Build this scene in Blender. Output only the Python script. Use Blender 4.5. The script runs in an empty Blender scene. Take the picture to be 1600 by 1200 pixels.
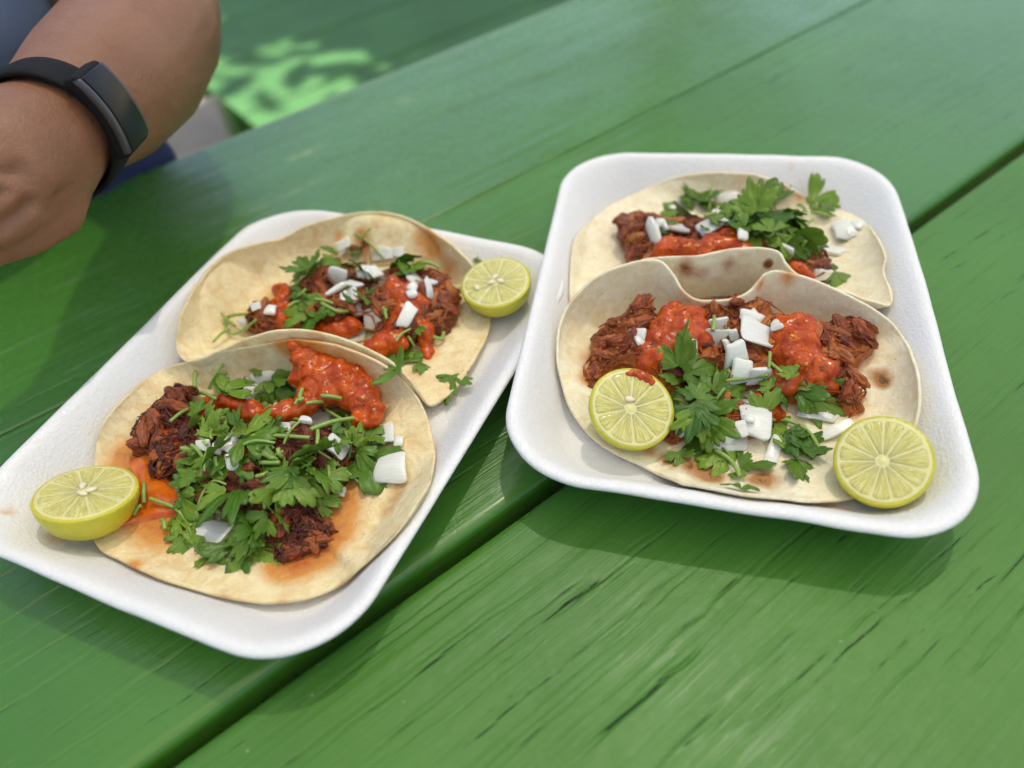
import bpy, bmesh, math, random
import numpy as np
from mathutils import Vector, Matrix, noise as mnoise

# ------------------------------------------------------------------ camera, sky, sun, exposure
sc = bpy.context.scene
col = sc.collection
SUN_EL, SUN_AZ = math.radians(68), math.radians(30)      # azimuth from +Y towards +X
SKY = 0.10
SUN = 5.0
EXPO = 1.12

cd = bpy.data.cameras.new('camera')
cam = bpy.data.objects.new('camera', cd)
col.objects.link(cam)
pitch, roll = math.radians(46.71), math.radians(-6.2)
fwd = Vector((0, math.cos(pitch), -math.sin(pitch)))
rgt = Vector((1, 0, 0)) * math.cos(roll) + Vector((0, math.sin(pitch), math.cos(pitch))) * math.sin(roll)
upv = rgt.cross(fwd)
cam.matrix_world = Matrix(((rgt.x, upv.x, -fwd.x, 0), (rgt.y, upv.y, -fwd.y, 0), (rgt.z, upv.z, -fwd.z, 0.259), (0, 0, 0, 1)))
cd.sensor_width = 36.0
cd.lens = 36.0 * 1197 / 1600
cd.clip_start, cd.clip_end = 0.01, 200
cd.dof.use_dof = True
cd.dof.focus_distance = 0.315
cd.dof.aperture_fstop = 4.6
sc.camera = cam

w = bpy.data.worlds.new('World')
sc.world = w
w.use_nodes = True
wn = w.node_tree
bg = wn.nodes['Background']
sky = wn.nodes.new('ShaderNodeTexSky')
sky.sky_type = 'NISHITA'
sky.sun_disc = False
sky.sun_elevation, sky.sun_rotation = SUN_EL, SUN_AZ
sky.air_density, sky.dust_density, sky.ozone_density = 1.0, 2.0, 1.0
wn.links.new(sky.outputs[0], bg.inputs[0])
bg.inputs[1].default_value = SKY
ld = bpy.data.lights.new('sun', 'SUN')
ld.energy, ld.angle, ld.color = SUN, math.radians(0.5), (1.0, 0.94, 0.83)
sun = bpy.data.objects.new('sun', ld)
col.objects.link(sun)
sdir = Vector((math.sin(SUN_AZ) * math.cos(SUN_EL), math.cos(SUN_AZ) * math.cos(SUN_EL), math.sin(SUN_EL)))
sun.rotation_euler = sdir.to_track_quat('Z', 'Y').to_euler()
sun.location = sdir * 6
sc.view_settings.view_transform = 'Standard'
sc.view_settings.look = 'None'
sc.view_settings.gamma = 1.0
sc.view_settings.use_curve_mapping = False
sc.view_settings.exposure = EXPO
sc.cycles.use_denoising = True
sc.cycles.max_bounces = 6
sc.cycles.use_adaptive_sampling = True
sc.cycles.adaptive_threshold = 0.02
sc.cycles.transparent_max_bounces = 12
sc.cycles.caustics_reflective = False
sc.cycles.caustics_refractive = False

# ------------------------------------------------------------------ layout, millimetres, table top at z = 0
TORT = {1:{"c":[-107.3,203.5,6.5],"o":[[-169.4,173.9,9.0],[-177.5,199.4,9.0],[-181.3,220.6,13.0],[-176.0,229.5,21.0],[-169.3,245.7,20.8],[-162.5,261.5,15.0],[-150.0,
  261.4,20.0],[-130.6,258.4,27.0],[-105.5,255.9,32.0],[-88.5,251.7,35.0],[-73.1,247.3,33.0],[-59.6,241.7,29.0],[-49.2,235.2,24.0],[-41.7,227.1,18.0],[-37.4,
  217.5,14.0],[-35.2,205.5,11.0],[-33.7,190.8,16.6],[-34.8,173.6,25.3],[-41.0,160.8,26.3],[-49.5,151.4,23.5],[-60.3,147.2,15.1],[-70.9,143.2,9.0],[-82.2,
  139.5,9.0],[-93.9,139.3,9.0],[-105.9,141.7,9.0],[-120.4,146.1,10.3],[-137.5,152.4,12.5],[-155.4,163.0,10.9]]},2:{"c":[-80.1,299.2,6.5],"o":[[-156.5,275.7,
  20.0],[-153.7,285.0,27.6],[-152.1,303.8,27.6],[-147.7,319.7,27.6],[-139.2,332.6,27.6],[-125.1,338.4,27.6],[-113.5,345.8,24.4],[-99.4,349.7,27.6],[-84.4,
  355.8,27.6],[-72.4,357.1,27.6],[-58.3,353.9,27.6],[-44.4,345.9,27.6],[-30.9,331.3,27.6],[-19.8,315.0,27.6],[-12.7,306.9,22.0],[-8.6,303.2,10.0],[-6.9,284.4,
  9.0],[-8.6,270.7,9.0],[-15.0,254.2,9.0],[-23.0,238.9,9.0],[-30.4,230.2,9.0],[-37.8,225.7,11.0],[-43.5,229.4,24.0],[-54.0,240.0,29.0],[-67.5,247.3,33.0],
  [-83.4,251.8,38.0],[-97.9,255.0,38.0],[-113.5,256.8,34.0],[-130.0,256.9,28.0],[-144.1,258.1,22.0],[-151.7,265.0,20.0]]},3:{"c":[95.9,215.9,6.5],"o":[[22.3,
  249.7,22.0],[25.1,258.0,25.0],[31.2,265.7,29.0],[43.3,273.7,34.0],[57.0,276.9,37.0],[67.4,277.1,38.0],[74.2,274.5,38.0],[79.0,268.4,34.0],[81.5,261.6,31.0],
  [86.9,256.8,29.0],[97.3,253.0,30.0],[107.1,253.4,32.0],[113.3,257.3,36.0],[116.4,259.2,38.0],[122.0,259.3,39.0],[131.5,257.0,37.0],[144.2,250.4,33.0],[156.5,
  242.5,28.0],[166.5,236.0,23.0],[170.7,226.9,19.4],[166.0,209.2,24.1],[160.7,193.1,24.8],[156.4,183.0,21.7],[150.5,173.9,14.0],[136.6,161.1,9.0],[120.1,
  156.5,9.0],[102.7,152.7,16.6],[86.5,150.3,24.3],[73.3,153.4,25.6],[61.7,161.1,21.7],[51.9,179.2,9.0],[38.4,190.1,9.0],[29.5,200.7,10.0],[23.2,214.1,12.0],
  [21.0,228.7,15.0],[20.6,238.6,19.0]]},4:{"c":[118.4,320.3,6.5],"o":[[31.8,279.2,14.2],[34.2,296.7,17.6],[36.6,309.8,19.2],[41.3,325.6,18.2],[52.8,346.5,
  13.0],[67.3,359.2,13.0],[83.0,367.2,15.0],[97.7,369.7,19.0],[114.6,367.0,23.0],[133.9,360.5,25.0],[146.4,355.0,24.0],[158.6,347.9,21.0],[168.7,339.8,17.0],
  [178.3,331.9,15.0],[188.9,322.8,13.0],[187.4,299.4,20.6],[182.9,278.8,23.0],[180.1,271.8,19.3],[177.4,257.8,19.6],[175.0,250.9,17.0],[166.2,248.3,22.0],
  [154.3,250.6,27.0],[143.3,254.3,31.0],[131.8,260.2,34.0],[127.2,265.5,37.0],[125.5,270.3,39.0],[118.7,272.5,40.0],[107.5,274.1,40.0],[99.0,274.5,39.0],
  [90.3,274.5,38.0],[76.9,279.5,36.0],[66.1,284.0,31.0],[47.6,281.6,22.0],[36.0,276.2,15.0]]}}
MEAT = {1:[[-156.5,230.5,14.0,8],[-158.7,224.6,13.0,8],[-148.8,243.6,16.0,5],[-150.4,238.8,15.0,7],[-150.9,231.7,15.0,9],[-139.9,220.3,15.0,9],[-147.3,214.0,14.0,
  9],[-149.1,207.4,11.0,7],[-133.0,207.4,15.0,10],[-121.9,205.1,16.0,11],[-109.4,203.4,16.0,12],[-94.8,203.1,17.0,12],[-83.1,204.9,16.0,11],[-73.8,208.7,
  13.0,9],[-125.2,195.2,13.0,10],[-112.4,192.7,14.0,11],[-100.2,191.1,14.0,12],[-88.0,189.5,14.0,11],[-79.2,192.9,11.0,8],[-99.7,181.2,11.0,9],[-89.5,177.5,
  11.0,9],[-95.8,171.0,10.0,8],[-85.9,168.7,10.0,8],[-81.2,166.5,9.0,6],[-92.5,163.0,8.0,6],[-86.7,162.3,8.0,5],[-101.0,169.6,8.0,6],[-134.9,199.1,11.0,7]],
  2:[[-120.2,296.6,13.0,7],[-115.7,290.5,13.0,7],[-124.1,294.1,11.0,5],[-106.1,302.3,14.0,9],[-96.6,307.0,15.0,9],[-91.7,319.7,15.0,8],[-85.7,322.6,15.0,
  7],[-96.9,329.1,13.0,5],[-76.0,295.0,16.0,10],[-61.6,292.6,16.0,10],[-82.7,286.5,15.0,9],[-92.4,285.6,14.0,9],[-52.0,291.0,16.0,10],[-40.2,289.0,16.0,10],
  [-31.9,301.8,15.0,8],[-28.5,293.1,14.0,8],[-30.0,285.4,13.0,8],[-32.6,278.2,12.0,6],[-43.9,277.8,14.0,8],[-55.7,277.4,13.0,8],[-36.8,311.5,14.0,6],[-67.9,
  314.9,14.0,8],[-50.5,313.9,14.0,8],[-70.4,351.0,17.0,2.5],[-70.2,343.6,16.0,3],[-76.9,342.9,15.0,3]],3:[[65.6,264.5,24.0,3],[63.5,259.7,23.0,4.5],[59.9,
  255.5,21.0,5],[49.9,251.7,18.0,7],[56.8,251.3,19.0,8],[44.6,247.9,16.0,7],[49.5,242.1,16.0,9],[56.0,240.7,18.0,9],[43.1,238.6,14.0,7],[39.1,234.7,12.0,
  6],[36.1,229.8,11.0,4],[62.7,234.2,17.0,10],[67.9,225.9,15.0,9],[77.8,241.8,20.0,10],[94.0,252.3,22.0,8],[103.4,252.5,22.0,8],[112.7,252.1,21.0,8],[98.4,
  241.2,19.0,10],[108.3,236.4,19.0,10],[118.0,238.7,20.0,10],[86.7,230.5,17.0,10],[98.7,224.9,16.0,10],[111.5,222.9,16.0,10],[124.0,229.0,19.0,10],[135.7,
  230.4,19.0,9],[142.6,234.2,19.0,7],[150.8,237.3,18.0,7],[155.1,236.0,17.0,6],[155.0,229.9,15.0,5],[148.5,225.6,14.0,5],[137.7,222.6,17.0,9],[129.4,217.1,
  16.0,9],[138.8,214.6,14.0,7],[139.8,207.4,12.0,6],[141.3,205.1,11.0,4],[139.3,201.4,9.0,4],[119.6,212.9,14.0,8],[84.1,210.2,13.0,9],[73.6,202.0,11.0,8],
  [84.9,196.2,11.0,7],[64.0,196.7,9.0,5],[94.2,199.1,11.0,8]],4:[[69.8,334.6,18.0,5],[74.4,332.3,19.0,6],[70.6,325.1,17.0,7],[72.6,316.4,17.0,7],[69.9,308.8,
  17.0,6],[81.2,322.5,19.0,8],[88.8,317.6,20.0,8],[100.0,318.3,21.0,8],[106.0,312.4,20.0,9],[115.8,317.5,21.0,8],[125.7,317.8,21.0,8],[127.5,328.9,22.0,6],
  [134.7,332.6,23.0,6],[140.2,334.5,24.0,5],[144.2,337.8,25.0,3],[131.5,311.8,20.0,9],[141.3,311.4,19.0,8],[146.3,303.8,18.0,8],[151.9,298.1,17.0,7],[154.4,
  291.2,16.0,6],[154.1,283.0,15.0,5],[149.7,283.8,15.0,5],[109.3,301.7,20.0,8],[93.1,304.6,20.0,8],[80.3,306.3,19.0,7],[132.0,297.6,20.0,7]]}
SALSA = {1:[[-94.1,252.5,33.0,3],[-89.2,250.1,30.0,4],[-86.5,248.1,27.0,5],[-92.4,247.0,29.0,4],[-81.1,245.2,26.0,5],[-75.6,242.3,25.0,5],[-88.0,243.6,24.0,6],
  [-81.4,240.6,23.0,7],[-73.9,238.9,22.0,7],[-68.4,240.1,23.0,5],[-65.3,235.6,21.0,6],[-62.2,229.6,19.0,5],[-60.7,224.0,17.0,5],[-61.2,219.3,16.0,4.5],[-66.3,
  227.3,19.0,6],[-72.8,231.7,20.0,6.5],[-80.1,231.9,21.0,6],[-87.5,233.5,22.0,5.5],[-93.2,241.4,24.0,4],[-89.2,227.4,21.0,4.5],[-93.2,225.2,21.0,5],[-98.4,
  224.5,21.0,5],[-103.6,222.9,20.5,5],[-107.9,222.6,20.0,4.5],[-112.7,227.0,20.5,5],[-118.3,230.3,21.0,5.5],[-124.2,233.3,21.0,5.5],[-129.7,233.1,20.5,5],
  [-133.8,231.3,20.0,4.5],[-137.0,229.0,19.0,4],[-139.1,227.4,18.0,4.5],[-144.0,223.3,17.0,5],[-149.4,221.2,15.5,5],[-150.9,215.9,14.0,5],[-152.6,211.1,12.0,
  4],[-144.2,209.7,14.0,5],[-141.1,214.8,17.0,4.5],[-67.3,218.0,17.0,4],[-104.2,217.7,19.5,3.5]],2:[[-110.9,310.5,18.0,5],[-106.5,305.1,18.0,5.5],[-109.5,
  300.0,18.0,5.5],[-106.6,293.4,17.0,5],[-110.0,289.8,16.0,4.5],[-104.9,287.2,16.0,4],[-98.7,281.2,15.0,4.5],[-92.4,280.0,16.0,4.5],[-86.3,278.7,17.0,4.5],
  [-80.3,278.1,17.5,5],[-74.7,279.5,17.0,5],[-89.8,299.9,20.0,3.5],[-85.7,293.7,20.0,3.5],[-81.8,287.1,19.0,3],[-52.4,296.1,21.0,6],[-48.7,288.2,21.0,7],
  [-53.6,288.4,20.0,6],[-45.3,293.1,21.0,6],[-41.8,286.4,20.0,6],[-48.9,279.9,19.0,6.5],[-43.3,278.4,18.0,6],[-52.5,272.5,17.0,6],[-58.2,266.1,16.0,6],[-62.9,
  264.6,15.0,5],[-60.7,262.1,14.0,4],[-51.6,266.1,15.0,5],[-39.0,274.8,16.0,5],[-38.3,269.5,13.0,4.5],[-37.5,263.2,11.0,3.5],[-37.6,259.4,10.0,2.5],[-101.8,
  306.2,18.0,4]],3:[[76.7,255.0,29.0,4],[73.5,250.6,28.0,5],[78.6,248.1,28.0,6],[83.4,249.0,28.0,5],[70.1,244.9,26.0,6.5],[76.3,242.2,26.0,7.5],[82.8,241.2,
  26.0,6],[65.7,239.4,24.0,6],[70.4,235.4,24.0,7],[76.9,235.0,25.0,7],[84.1,237.1,25.0,5],[60.2,234.3,22.0,5.5],[65.0,230.3,22.0,6],[58.4,230.2,20.0,5],[63.5,
  227.9,20.0,5],[81.8,230.4,21.0,3.5],[83.4,227.4,19.0,3],[79.2,228.0,19.0,3],[120.7,236.7,26.0,6],[126.6,237.4,26.0,6],[130.3,234.6,25.0,5],[116.6,230.3,
  25.0,6],[121.4,228.0,25.0,7.5],[126.6,227.1,25.0,6.5],[114.1,224.8,23.0,5],[117.3,221.2,23.0,7],[121.5,217.5,23.0,7],[127.2,217.7,22.0,6.5],[131.8,214.4,
  20.0,6],[124.7,212.4,20.0,6],[119.0,214.8,20.0,6],[131.9,209.8,17.0,5],[112.4,213.8,19.0,5],[109.5,210.7,18.0,4.5],[113.6,210.1,18.0,4],[104.7,204.5,16.0,
  3],[105.8,200.9,15.0,4.5],[107.5,198.8,14.0,4],[103.4,199.1,13.5,4],[101.8,206.2,17.0,3]],4:[[80.6,298.8,26.0,5],[83.8,302.7,27.0,4.5],[86.2,308.9,28.0,
  2],[88.3,301.3,26.0,5],[92.4,298.6,26.0,5],[95.3,296.2,26.0,4],[100.5,294.5,28.0,5],[106.0,297.9,29.0,5.5],[112.6,300.7,29.0,5.5],[116.5,297.4,28.0,5],
  [118.8,292.5,27.0,4],[108.8,294.9,28.0,6],[113.2,293.5,27.0,5],[141.7,278.1,22.0,4],[144.7,275.6,20.0,3.5],[139.5,279.1,23.0,3],[98.5,290.4,27.0,3.5]]}
POOL = [[-166.7,222.1,9.0],[-161.8,223.3,10.0],[-154.2,214.1,10.0],[-147.4,202.8,10.0],[-139.3,194.2,10.0],[-135.6,186.5,10.0],[-140.3,184.0,9.4],[-147.1,183.7,
  9.4],[-154.9,182.5,9.2],[-161.0,179.8,9.2],[-165.5,178.1,9.2],[-163.8,186.1,9.0],[-161.3,195.4,9.0],[-163.0,205.6,9.0],[-166.8,214.0,9.0]]
LIME = [[-171.3,189.2,23.2,19.39,0.1403,0.3337,0.9322],[-2.7,291.1,23.2,17.37,-0.1175,-0.0776,0.99],[46.9,200.0,25.3,17.2,0.1086,-0.4232,0.8995],[133.5,163.3,
  23.5,17.52,-0.3023,-0.2413,0.9222]]
SMEAR = [[47.5,213.0,31.0,1.5],[49.7,213.6,31.0,1.8],[51.7,212.9,30.5,2.1],[53.7,212.1,29.8,2.1],[55.6,211.2,29.2,2.0],[57.0,210.0,28.4,1.6],[52.0,211.3,29.7,1.6],
  [56.2,208.5,27.8,1.0],[53.9,210.1,28.9,1.2]]
TRAY = {"L":[[-124.4,383.8,24.0],[44.0,307.7,19.0],[-70.8,99.4,24.0],[-225.0,177.3,24.0]],"R":[[46.3,393.8,28.0],[217.7,358.9,24.0],[155.4,120.6,24.0],[-11.6,
  174.8,26.0]]}
TSTAIN_L = [[-193.1,237.9,14.0,6],[-188.7,229.7,12.0,3],[-201.9,185.7,20.0,4],[-85.1,366.8,24.0,2.5],[-44.8,133.3,9.0,5],[-185.5,178.2,10.0,7]]
TSTAIN_R = [[208.9,340.7,22.0,3.5],[150.0,145.8,14.0,4],[146.1,146.2,12.0,3],[175.4,186.8,18.0,3],[114.2,153.0,8.0,9],[91.9,158.8,8.0,7],[186.8,240.3,20.0,3],[161.8,
  174.0,12.0,2.5],[165.1,363.1,22.0,3]]
GREASE = {1:[[-163.7,208.3,9.0,9,1],[-151.1,186.8,9.0,10,1],[-140.9,177.4,9.0,9,1],[-168.5,216.1,10.0,7,0.6],[-89.3,154.6,9.0,6,1.2],[-80.5,159.9,9.0,7,1.2],[-75.6,
  168.0,9.0,7,1],[-72.6,179.0,9.0,7,0.9],[-73.3,188.7,9.0,6,0.7],[-96.7,154.5,9.0,4,0.8],[-92.3,251.1,31.0,6,1.3],[-101.0,253.0,32.0,4,0.6],[-115.6,252.6,
  27.0,6,0.4],[-149.8,158.8,9.0,3,1],[-52.6,251.1,22.0,5,0.35],[-120.5,162.7,9.0,5,0.5]],2:[[-118.3,320.5,10.0,6,0.8],[-120.8,311.3,10.0,5,1],[-34.7,333.1,
  19.0,7,1.1],[-39.8,340.4,19.0,4,0.8],[-25.2,330.4,15.0,6,1],[-24.6,317.9,12.0,6,0.8],[-84.9,351.4,17.0,3,1],[-87.7,363.4,20.0,3,1.4],[-143.3,337.4,12.0,
  1.6,1.6],[-158.2,304.9,16.0,1.5,1.5],[-157.0,291.6,18.0,1.5,1.4],[-81.6,254.4,35.0,5,0.6],[-71.6,349.0,17.0,3.5,1.4],[-21.4,329.8,15.0,2.5,1.6]],3:[[38.1,
  243.0,12.0,5,1],[33.9,230.7,12.0,5,0.9],[76.1,257.7,29.0,5,1.2],[42.9,251.6,16.0,5,0.7],[53.1,190.1,9.0,3,1],[137.8,197.4,9.0,5,0.6],[106.4,260.4,33.0,
  3,1.2],[126.6,256.8,36.0,3.5,1.2],[114.6,257.2,33.0,2.5,1],[46.3,236.2,11.0,5,0.6],[125.0,243.3,27.0,3,1]],4:[[102.0,351.9,16.0,6,0.8],[90.6,341.8,15.0,
  6,0.8],[68.9,343.6,15.0,4,0.7],[156.5,351.5,20.0,3.5,1.3],[170.6,340.9,16.0,3,1.2],[171.9,333.1,15.0,3,1],[164.6,342.9,17.0,3,0.8],[99.9,253.9,36.0,2.5,
  1.2],[179.1,324.3,14.0,2.5,1.3],[122.7,351.0,17.0,5,0.4]]}
CHAR = {1:[[-44.4,207.8,9.0,6,0.45],[-51.0,180.9,9.0,7,0.6],[-55.7,173.4,9.0,4,0.5],[-48.2,190.3,9.0,6,0.4],[-61.5,155.4,9.0,2.5,0.7],[-113.6,145.4,9.0,4,0.4],
  [-89.6,141.5,9.0,5,0.35],[-47.7,244.9,18.0,3,0.5],[-105.5,176.3,9.0,3,0.3],[-68.2,143.9,9.0,4,0.35]],2:[[-22.6,332.1,15.0,3,1.2],[-19.0,326.5,14.0,2,1.5],
  [-157.3,314.5,14.0,4,0.3],[-117.5,258.1,28.0,3,0.9],[-133.4,259.9,24.0,2,0.7],[-60.0,246.3,35.0,3,0.5],[-25.6,250.6,9.0,4,0.25]],3:[[157.1,214.7,11.0,5,
  1.1],[154.7,220.3,12.0,3,0.7],[157.4,210.1,11.0,3,1],[66.5,180.4,9.0,7,1.1],[58.4,185.4,9.0,4,1],[75.2,174.2,9.0,6,1],[95.2,170.3,9.0,6,1.1],[88.5,171.2,
  9.0,4,0.6],[173.0,233.1,14.0,3,0.7],[173.8,229.1,13.0,2,0.6],[54.3,265.6,33.0,2,0.5],[49.3,263.4,31.0,2,0.5],[33.1,264.3,28.0,4,0.35],[114.1,255.5,33.0,
  3,0.7],[173.5,216.8,11.0,2,0.9],[131.6,243.1,27.0,2,0.7],[128.4,255.0,35.0,2.5,0.8]],4:[[84.9,273.8,31.0,4.5,1.5],[105.1,270.8,32.0,4.5,1.3],[122.9,271.8,
  32.0,1.8,2.5],[94.1,273.4,28.0,4,0.6],[113.0,254.6,35.0,3.5,0.8],[126.9,258.1,35.0,3,0.9],[52.5,272.3,26.0,2,0.4],[186.6,295.3,13.0,4,0.3]]}
CRACK = [[[[47.0,61.4],[67.3,61.7],[90.2,61.0],[112.2,60.9]],1.6,1.4],[[[124.5,57.1],[142.6,57.8],[159.8,56.5]],1.0,0.7],[[[174.2,56.4],[191.1,55.8]],0.9,0.8],
  [[[-60.4,163.4],[-38.0,162.2],[-12.9,163.5]],0.7,0.6],[[[-17.1,116.2],[12.6,116.6],[45.3,117.1],[79.6,115.5]],0.9,1.0],[[[-4.6,104.6],[30.6,104.3],[66.6,
  103.5],[105.6,101.8]],1.0,1.2],[[[-42.1,135.8],[-19.2,135.1],[2.9,134.9]],0.6,0.7],[[[66.1,99.3],[102.8,98.9],[118.4,97.8]],0.6,0.7],[[[80.1,37.7],[125.7,
  33.8],[175.7,30.9],[234.7,25.9]],0.8,1.0],[[[98.3,30.0],[145.8,28.3],[198.2,24.9],[244.5,21.3]],0.8,0.9],[[[68.9,43.4],[98.3,40.4],[122.6,39.2]],0.6,0.7],
  [[[119.9,19.6],[162.2,17.3],[223.2,10.1]],0.6,0.7],[[[162.9,-0.5],[197.1,-3.5]],0.7,0.8],[[[17.7,86.0],[49.9,86.6],[71.7,85.4]],0.7,0.8],[[[75.7,103.7],
  [100.1,102.9],[122.3,101.7]],0.6,0.6],[[[115.4,445.9],[154.8,448.6],[193.6,439.6],[232.1,434.7],[266.6,438.4],[297.8,435.3],[348.9,431.1],[397.3,435.1]],
  1.6,0.8],[[[37.6,435.8],[71.6,440.9],[108.2,437.1]],0.7,0.5],[[[-36.4,445.4],[-16.1,442.8],[13.2,442.7]],0.7,0.5],[[[416.5,217.6],[456.4,213.1],[584.3,
  199.1]],0.6,0.5],[[[411.4,218.6],[483.8,208.1],[572.5,215.1]],0.5,0.5],[[[461.9,173.8],[501.4,171.7],[530.3,170.9]],0.6,0.7],[[[343.0,121.5],[380.1,119.1],
  [424.9,115.7]],0.8,0.8],[[[336.2,114.0],[379.6,111.9],[413.9,109.9]],0.6,0.7],[[[311.6,83.1],[366.4,85.1]],0.6,0.6],[[[261.7,52.9],[283.3,52.5],[305.1,
  53.0]],0.8,0.9],[[[-82.7,246.6],[-65.2,247.9],[-50.8,244.9]],0.5,0.5],[[[-87.4,173.6],[-61.1,174.5],[-44.7,175.2]],0.6,0.6],[[[-90.3,213.8],[-68.3,210.7],
  [-45.6,206.2]],0.5,0.4],[[[58.9,180.9],[84.2,180.1],[115.1,175.5]],0.6,0.5],[[[16.7,88.1],[36.2,90.0],[61.8,90.8]],0.6,0.6]]
PERSON = {"hand":[[-186.2,321.9,106.3,24.5],[-189.8,308.4,106.3,27],[-194.0,296.8,106.5,28],[-200.8,288.3,106.5,28]],"hand2":[[-182.6,308.6,98.1,14],[-185.9,297.7,
  98.4,15],[-189.6,289.5,102.1,16],[-195.5,284.4,104.8,18]],"fing":[[[-181.7,300.1,93.2,12],[-183.9,289.4,88.4,12],[-192.0,278.8,88.5,12],[-200.1,271.1,90.0,
  11.5],[-206.2,266.3,91.8,11.5]],[[-185.2,289.0,100.6,13],[-189.3,274.5,101.0,13],[-195.5,266.2,101.4,12.5],[-202.7,261.8,103.0,12]],[[-190.5,285.1,109.6,
  13],[-194.0,270.0,110.8,12],[-199.6,266.1,111.2,11]]],"fore":[[-186.2,321.9,106.3,25],[-184.7,344.0,104.2,29.5],[-182.6,373.6,100.7,35.5],[-180.1,409.0,
  98.0,38.5],[-176.9,439.9,100.2,38],[-178.4,463.7,105.6,37]],"upper":[[-178.4,463.7,105.6,37],[-210.0,507.7,107.3,44],[-257.2,556.7,114.5,50],[-305.7,594.5,
  134.4,56]],"wrist":[-185.9,323.2,106.1,26],"wrist_dir":[3.7,57.3,-6.6],"case":[-170.2,308.8,112.1],"crease":[[[[-171.5,264.5,107.0,0],[-176.6,259.5,104.2,
  0],[-182.0,254.4,102.0,0],[-187.1,249.9,100.7,0]],3.2,4.0],[[[-168.2,275.9,100.3,0],[-171.2,273.0,98.5,0]],2.2,1.6],[[[-166.9,283.1,100.3,0],[-168.8,276.2,
  101.4,0]],2.0,1.4],[[[-180.2,267.1,122.4,0],[-177.3,267.4,119.2,0],[-175.2,268.2,118.0,0]],2.6,2.0],[[[-178.1,263.5,113.0,0],[-184.2,258.7,111.9,0]],2.6,
  2.4],[[[-168.3,273.5,107.7,0]],8,-2.6],[[[-175.6,264.1,110.9,0]],8,-2.4],[[[-170.8,277.2,117.5,0],[-170.0,273.6,109.8,0]],5,-1.2],[[[-172.7,270.2,118.6,
  0],[-171.5,267.6,112.4,0]],3.5,1.3]],"shirt":[[-293.0,478.5,112.1,62],[-317.3,515.8,126.1,85],[-318.2,588.4,137.1,80],[-342.3,465.5,97.4,100],[-351.7,469.2,
  57.7,90],[-400.8,583.6,128.0,120]],"thigh":[[-241.5,504.1,-9.2,24],[-256.0,495.9,-11.1,32],[-283.2,480.2,-12.2,44],[-333.8,474.0,-12.1,56],[-409.9,500.1,
  -9.1,70]]}

RNG = random.Random(7)
NPR = np.random.RandomState(3)

# ------------------------------------------------------------------ helpers
def V(p):
    return Vector((p[0] / 1000, p[1] / 1000, p[2] / 1000))

def obj(name, me, mt=None, parent=None, smooth=True):
    o = bpy.data.objects.new(name, me)
    col.objects.link(o)
    if mt is not None and not me.materials:
        me.materials.append(mt)
    if smooth and len(me.polygons):
        me.polygons.foreach_set('use_smooth', [True] * len(me.polygons))
    if parent is not None:
        o.parent = parent
    return o

def tag(o, label, cat=None, group=None, kind=None):
    o['label'] = label
    if cat: o['category'] = cat
    if group: o['group'] = group
    if kind: o['kind'] = kind
    return o

def thing(name, loc, label, cat, group=None):
    o = bpy.data.objects.new(name, None)
    o.empty_display_size = 0.01
    col.objects.link(o)
    o.location = loc
    return tag(o, label, cat, group)

def mesh(name, verts, faces):
    me = bpy.data.meshes.new(name)
    me.from_pydata([tuple(v) for v in verts], [], faces)
    me.update()
    return me

def grid_faces(n, m, wrap=False):
    """faces of an n x m vertex grid (row i, column j); wrap closes the columns"""
    mm = m if wrap else m - 1
    return [(i * m + j, i * m + (j + 1) % m, (i + 1) * m + (j + 1) % m, (i + 1) * m + j) for i in range(n - 1) for j in range(mm)]

def attr(me, name, vals):
    a = me.attributes.new(name, 'FLOAT', 'POINT')
    a.data.foreach_set('value', np.asarray(vals, dtype=np.float32))

def box(name, size, loc, mt, parent=None, bevel=0.003, rot=None):
    bm = bmesh.new()
    bmesh.ops.create_cube(bm, size=1)
    bmesh.ops.scale(bm, vec=size, verts=bm.verts)
    if bevel:
        bmesh.ops.bevel(bm, geom=bm.edges[:], offset=bevel, segments=3, affect='EDGES', profile=0.5)
    me = bpy.data.meshes.new(name)
    bm.to_mesh(me); bm.free()
    o = obj(name, me, mt, parent, smooth=False)
    o.location = loc
    if rot: o.rotation_euler = rot
    return o

def hash2(ix, iy, seed):
    h = (ix.astype(np.int64) * 374761393 + iy.astype(np.int64) * 668265263 + seed * 1442695041) & 0x7fffffff
    h = ((h ^ (h >> 13)) * 1274126177) & 0x7fffffff
    return ((h ^ (h >> 16)) & 0xffff) / 65535.0

def vnoise(x, y, seed=0):
    ix, iy = np.floor(x), np.floor(y)
    fx, fy = x - ix, y - iy
    fx, fy = fx * fx * (3 - 2 * fx), fy * fy * (3 - 2 * fy)
    a, b = hash2(ix, iy, seed), hash2(ix + 1, iy, seed)
    c, d = hash2(ix, iy + 1, seed), hash2(ix + 1, iy + 1, seed)
    return (a * (1 - fx) + b * fx) * (1 - fy) + (c * (1 - fx) + d * fx) * fy - 0.5

def spline(pts, n, closed=False):
    """Catmull-Rom through pts, n samples"""
    P = np.array(pts, float)
    m = len(P)
    out = []
    segs = m if closed else m - 1
    for k in range(n):
        t = k / (n if closed else n - 1) * segs
        i = min(int(t), segs - 1)
        f = t - i
        if closed:
            a, b, c, d = P[(i - 1) % m], P[i % m], P[(i + 1) % m], P[(i + 2) % m]
        else:
            a, b, c, d = P[max(i - 1, 0)], P[i], P[min(i + 1, m - 1)], P[min(i + 2, m - 1)]
        out.append(0.5 * ((2 * b) + (c - a) * f + (2 * a - 5 * b + 4 * c - d) * f * f + (3 * b - a - 3 * c + d) * f ** 3))
    return np.array(out)

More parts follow.
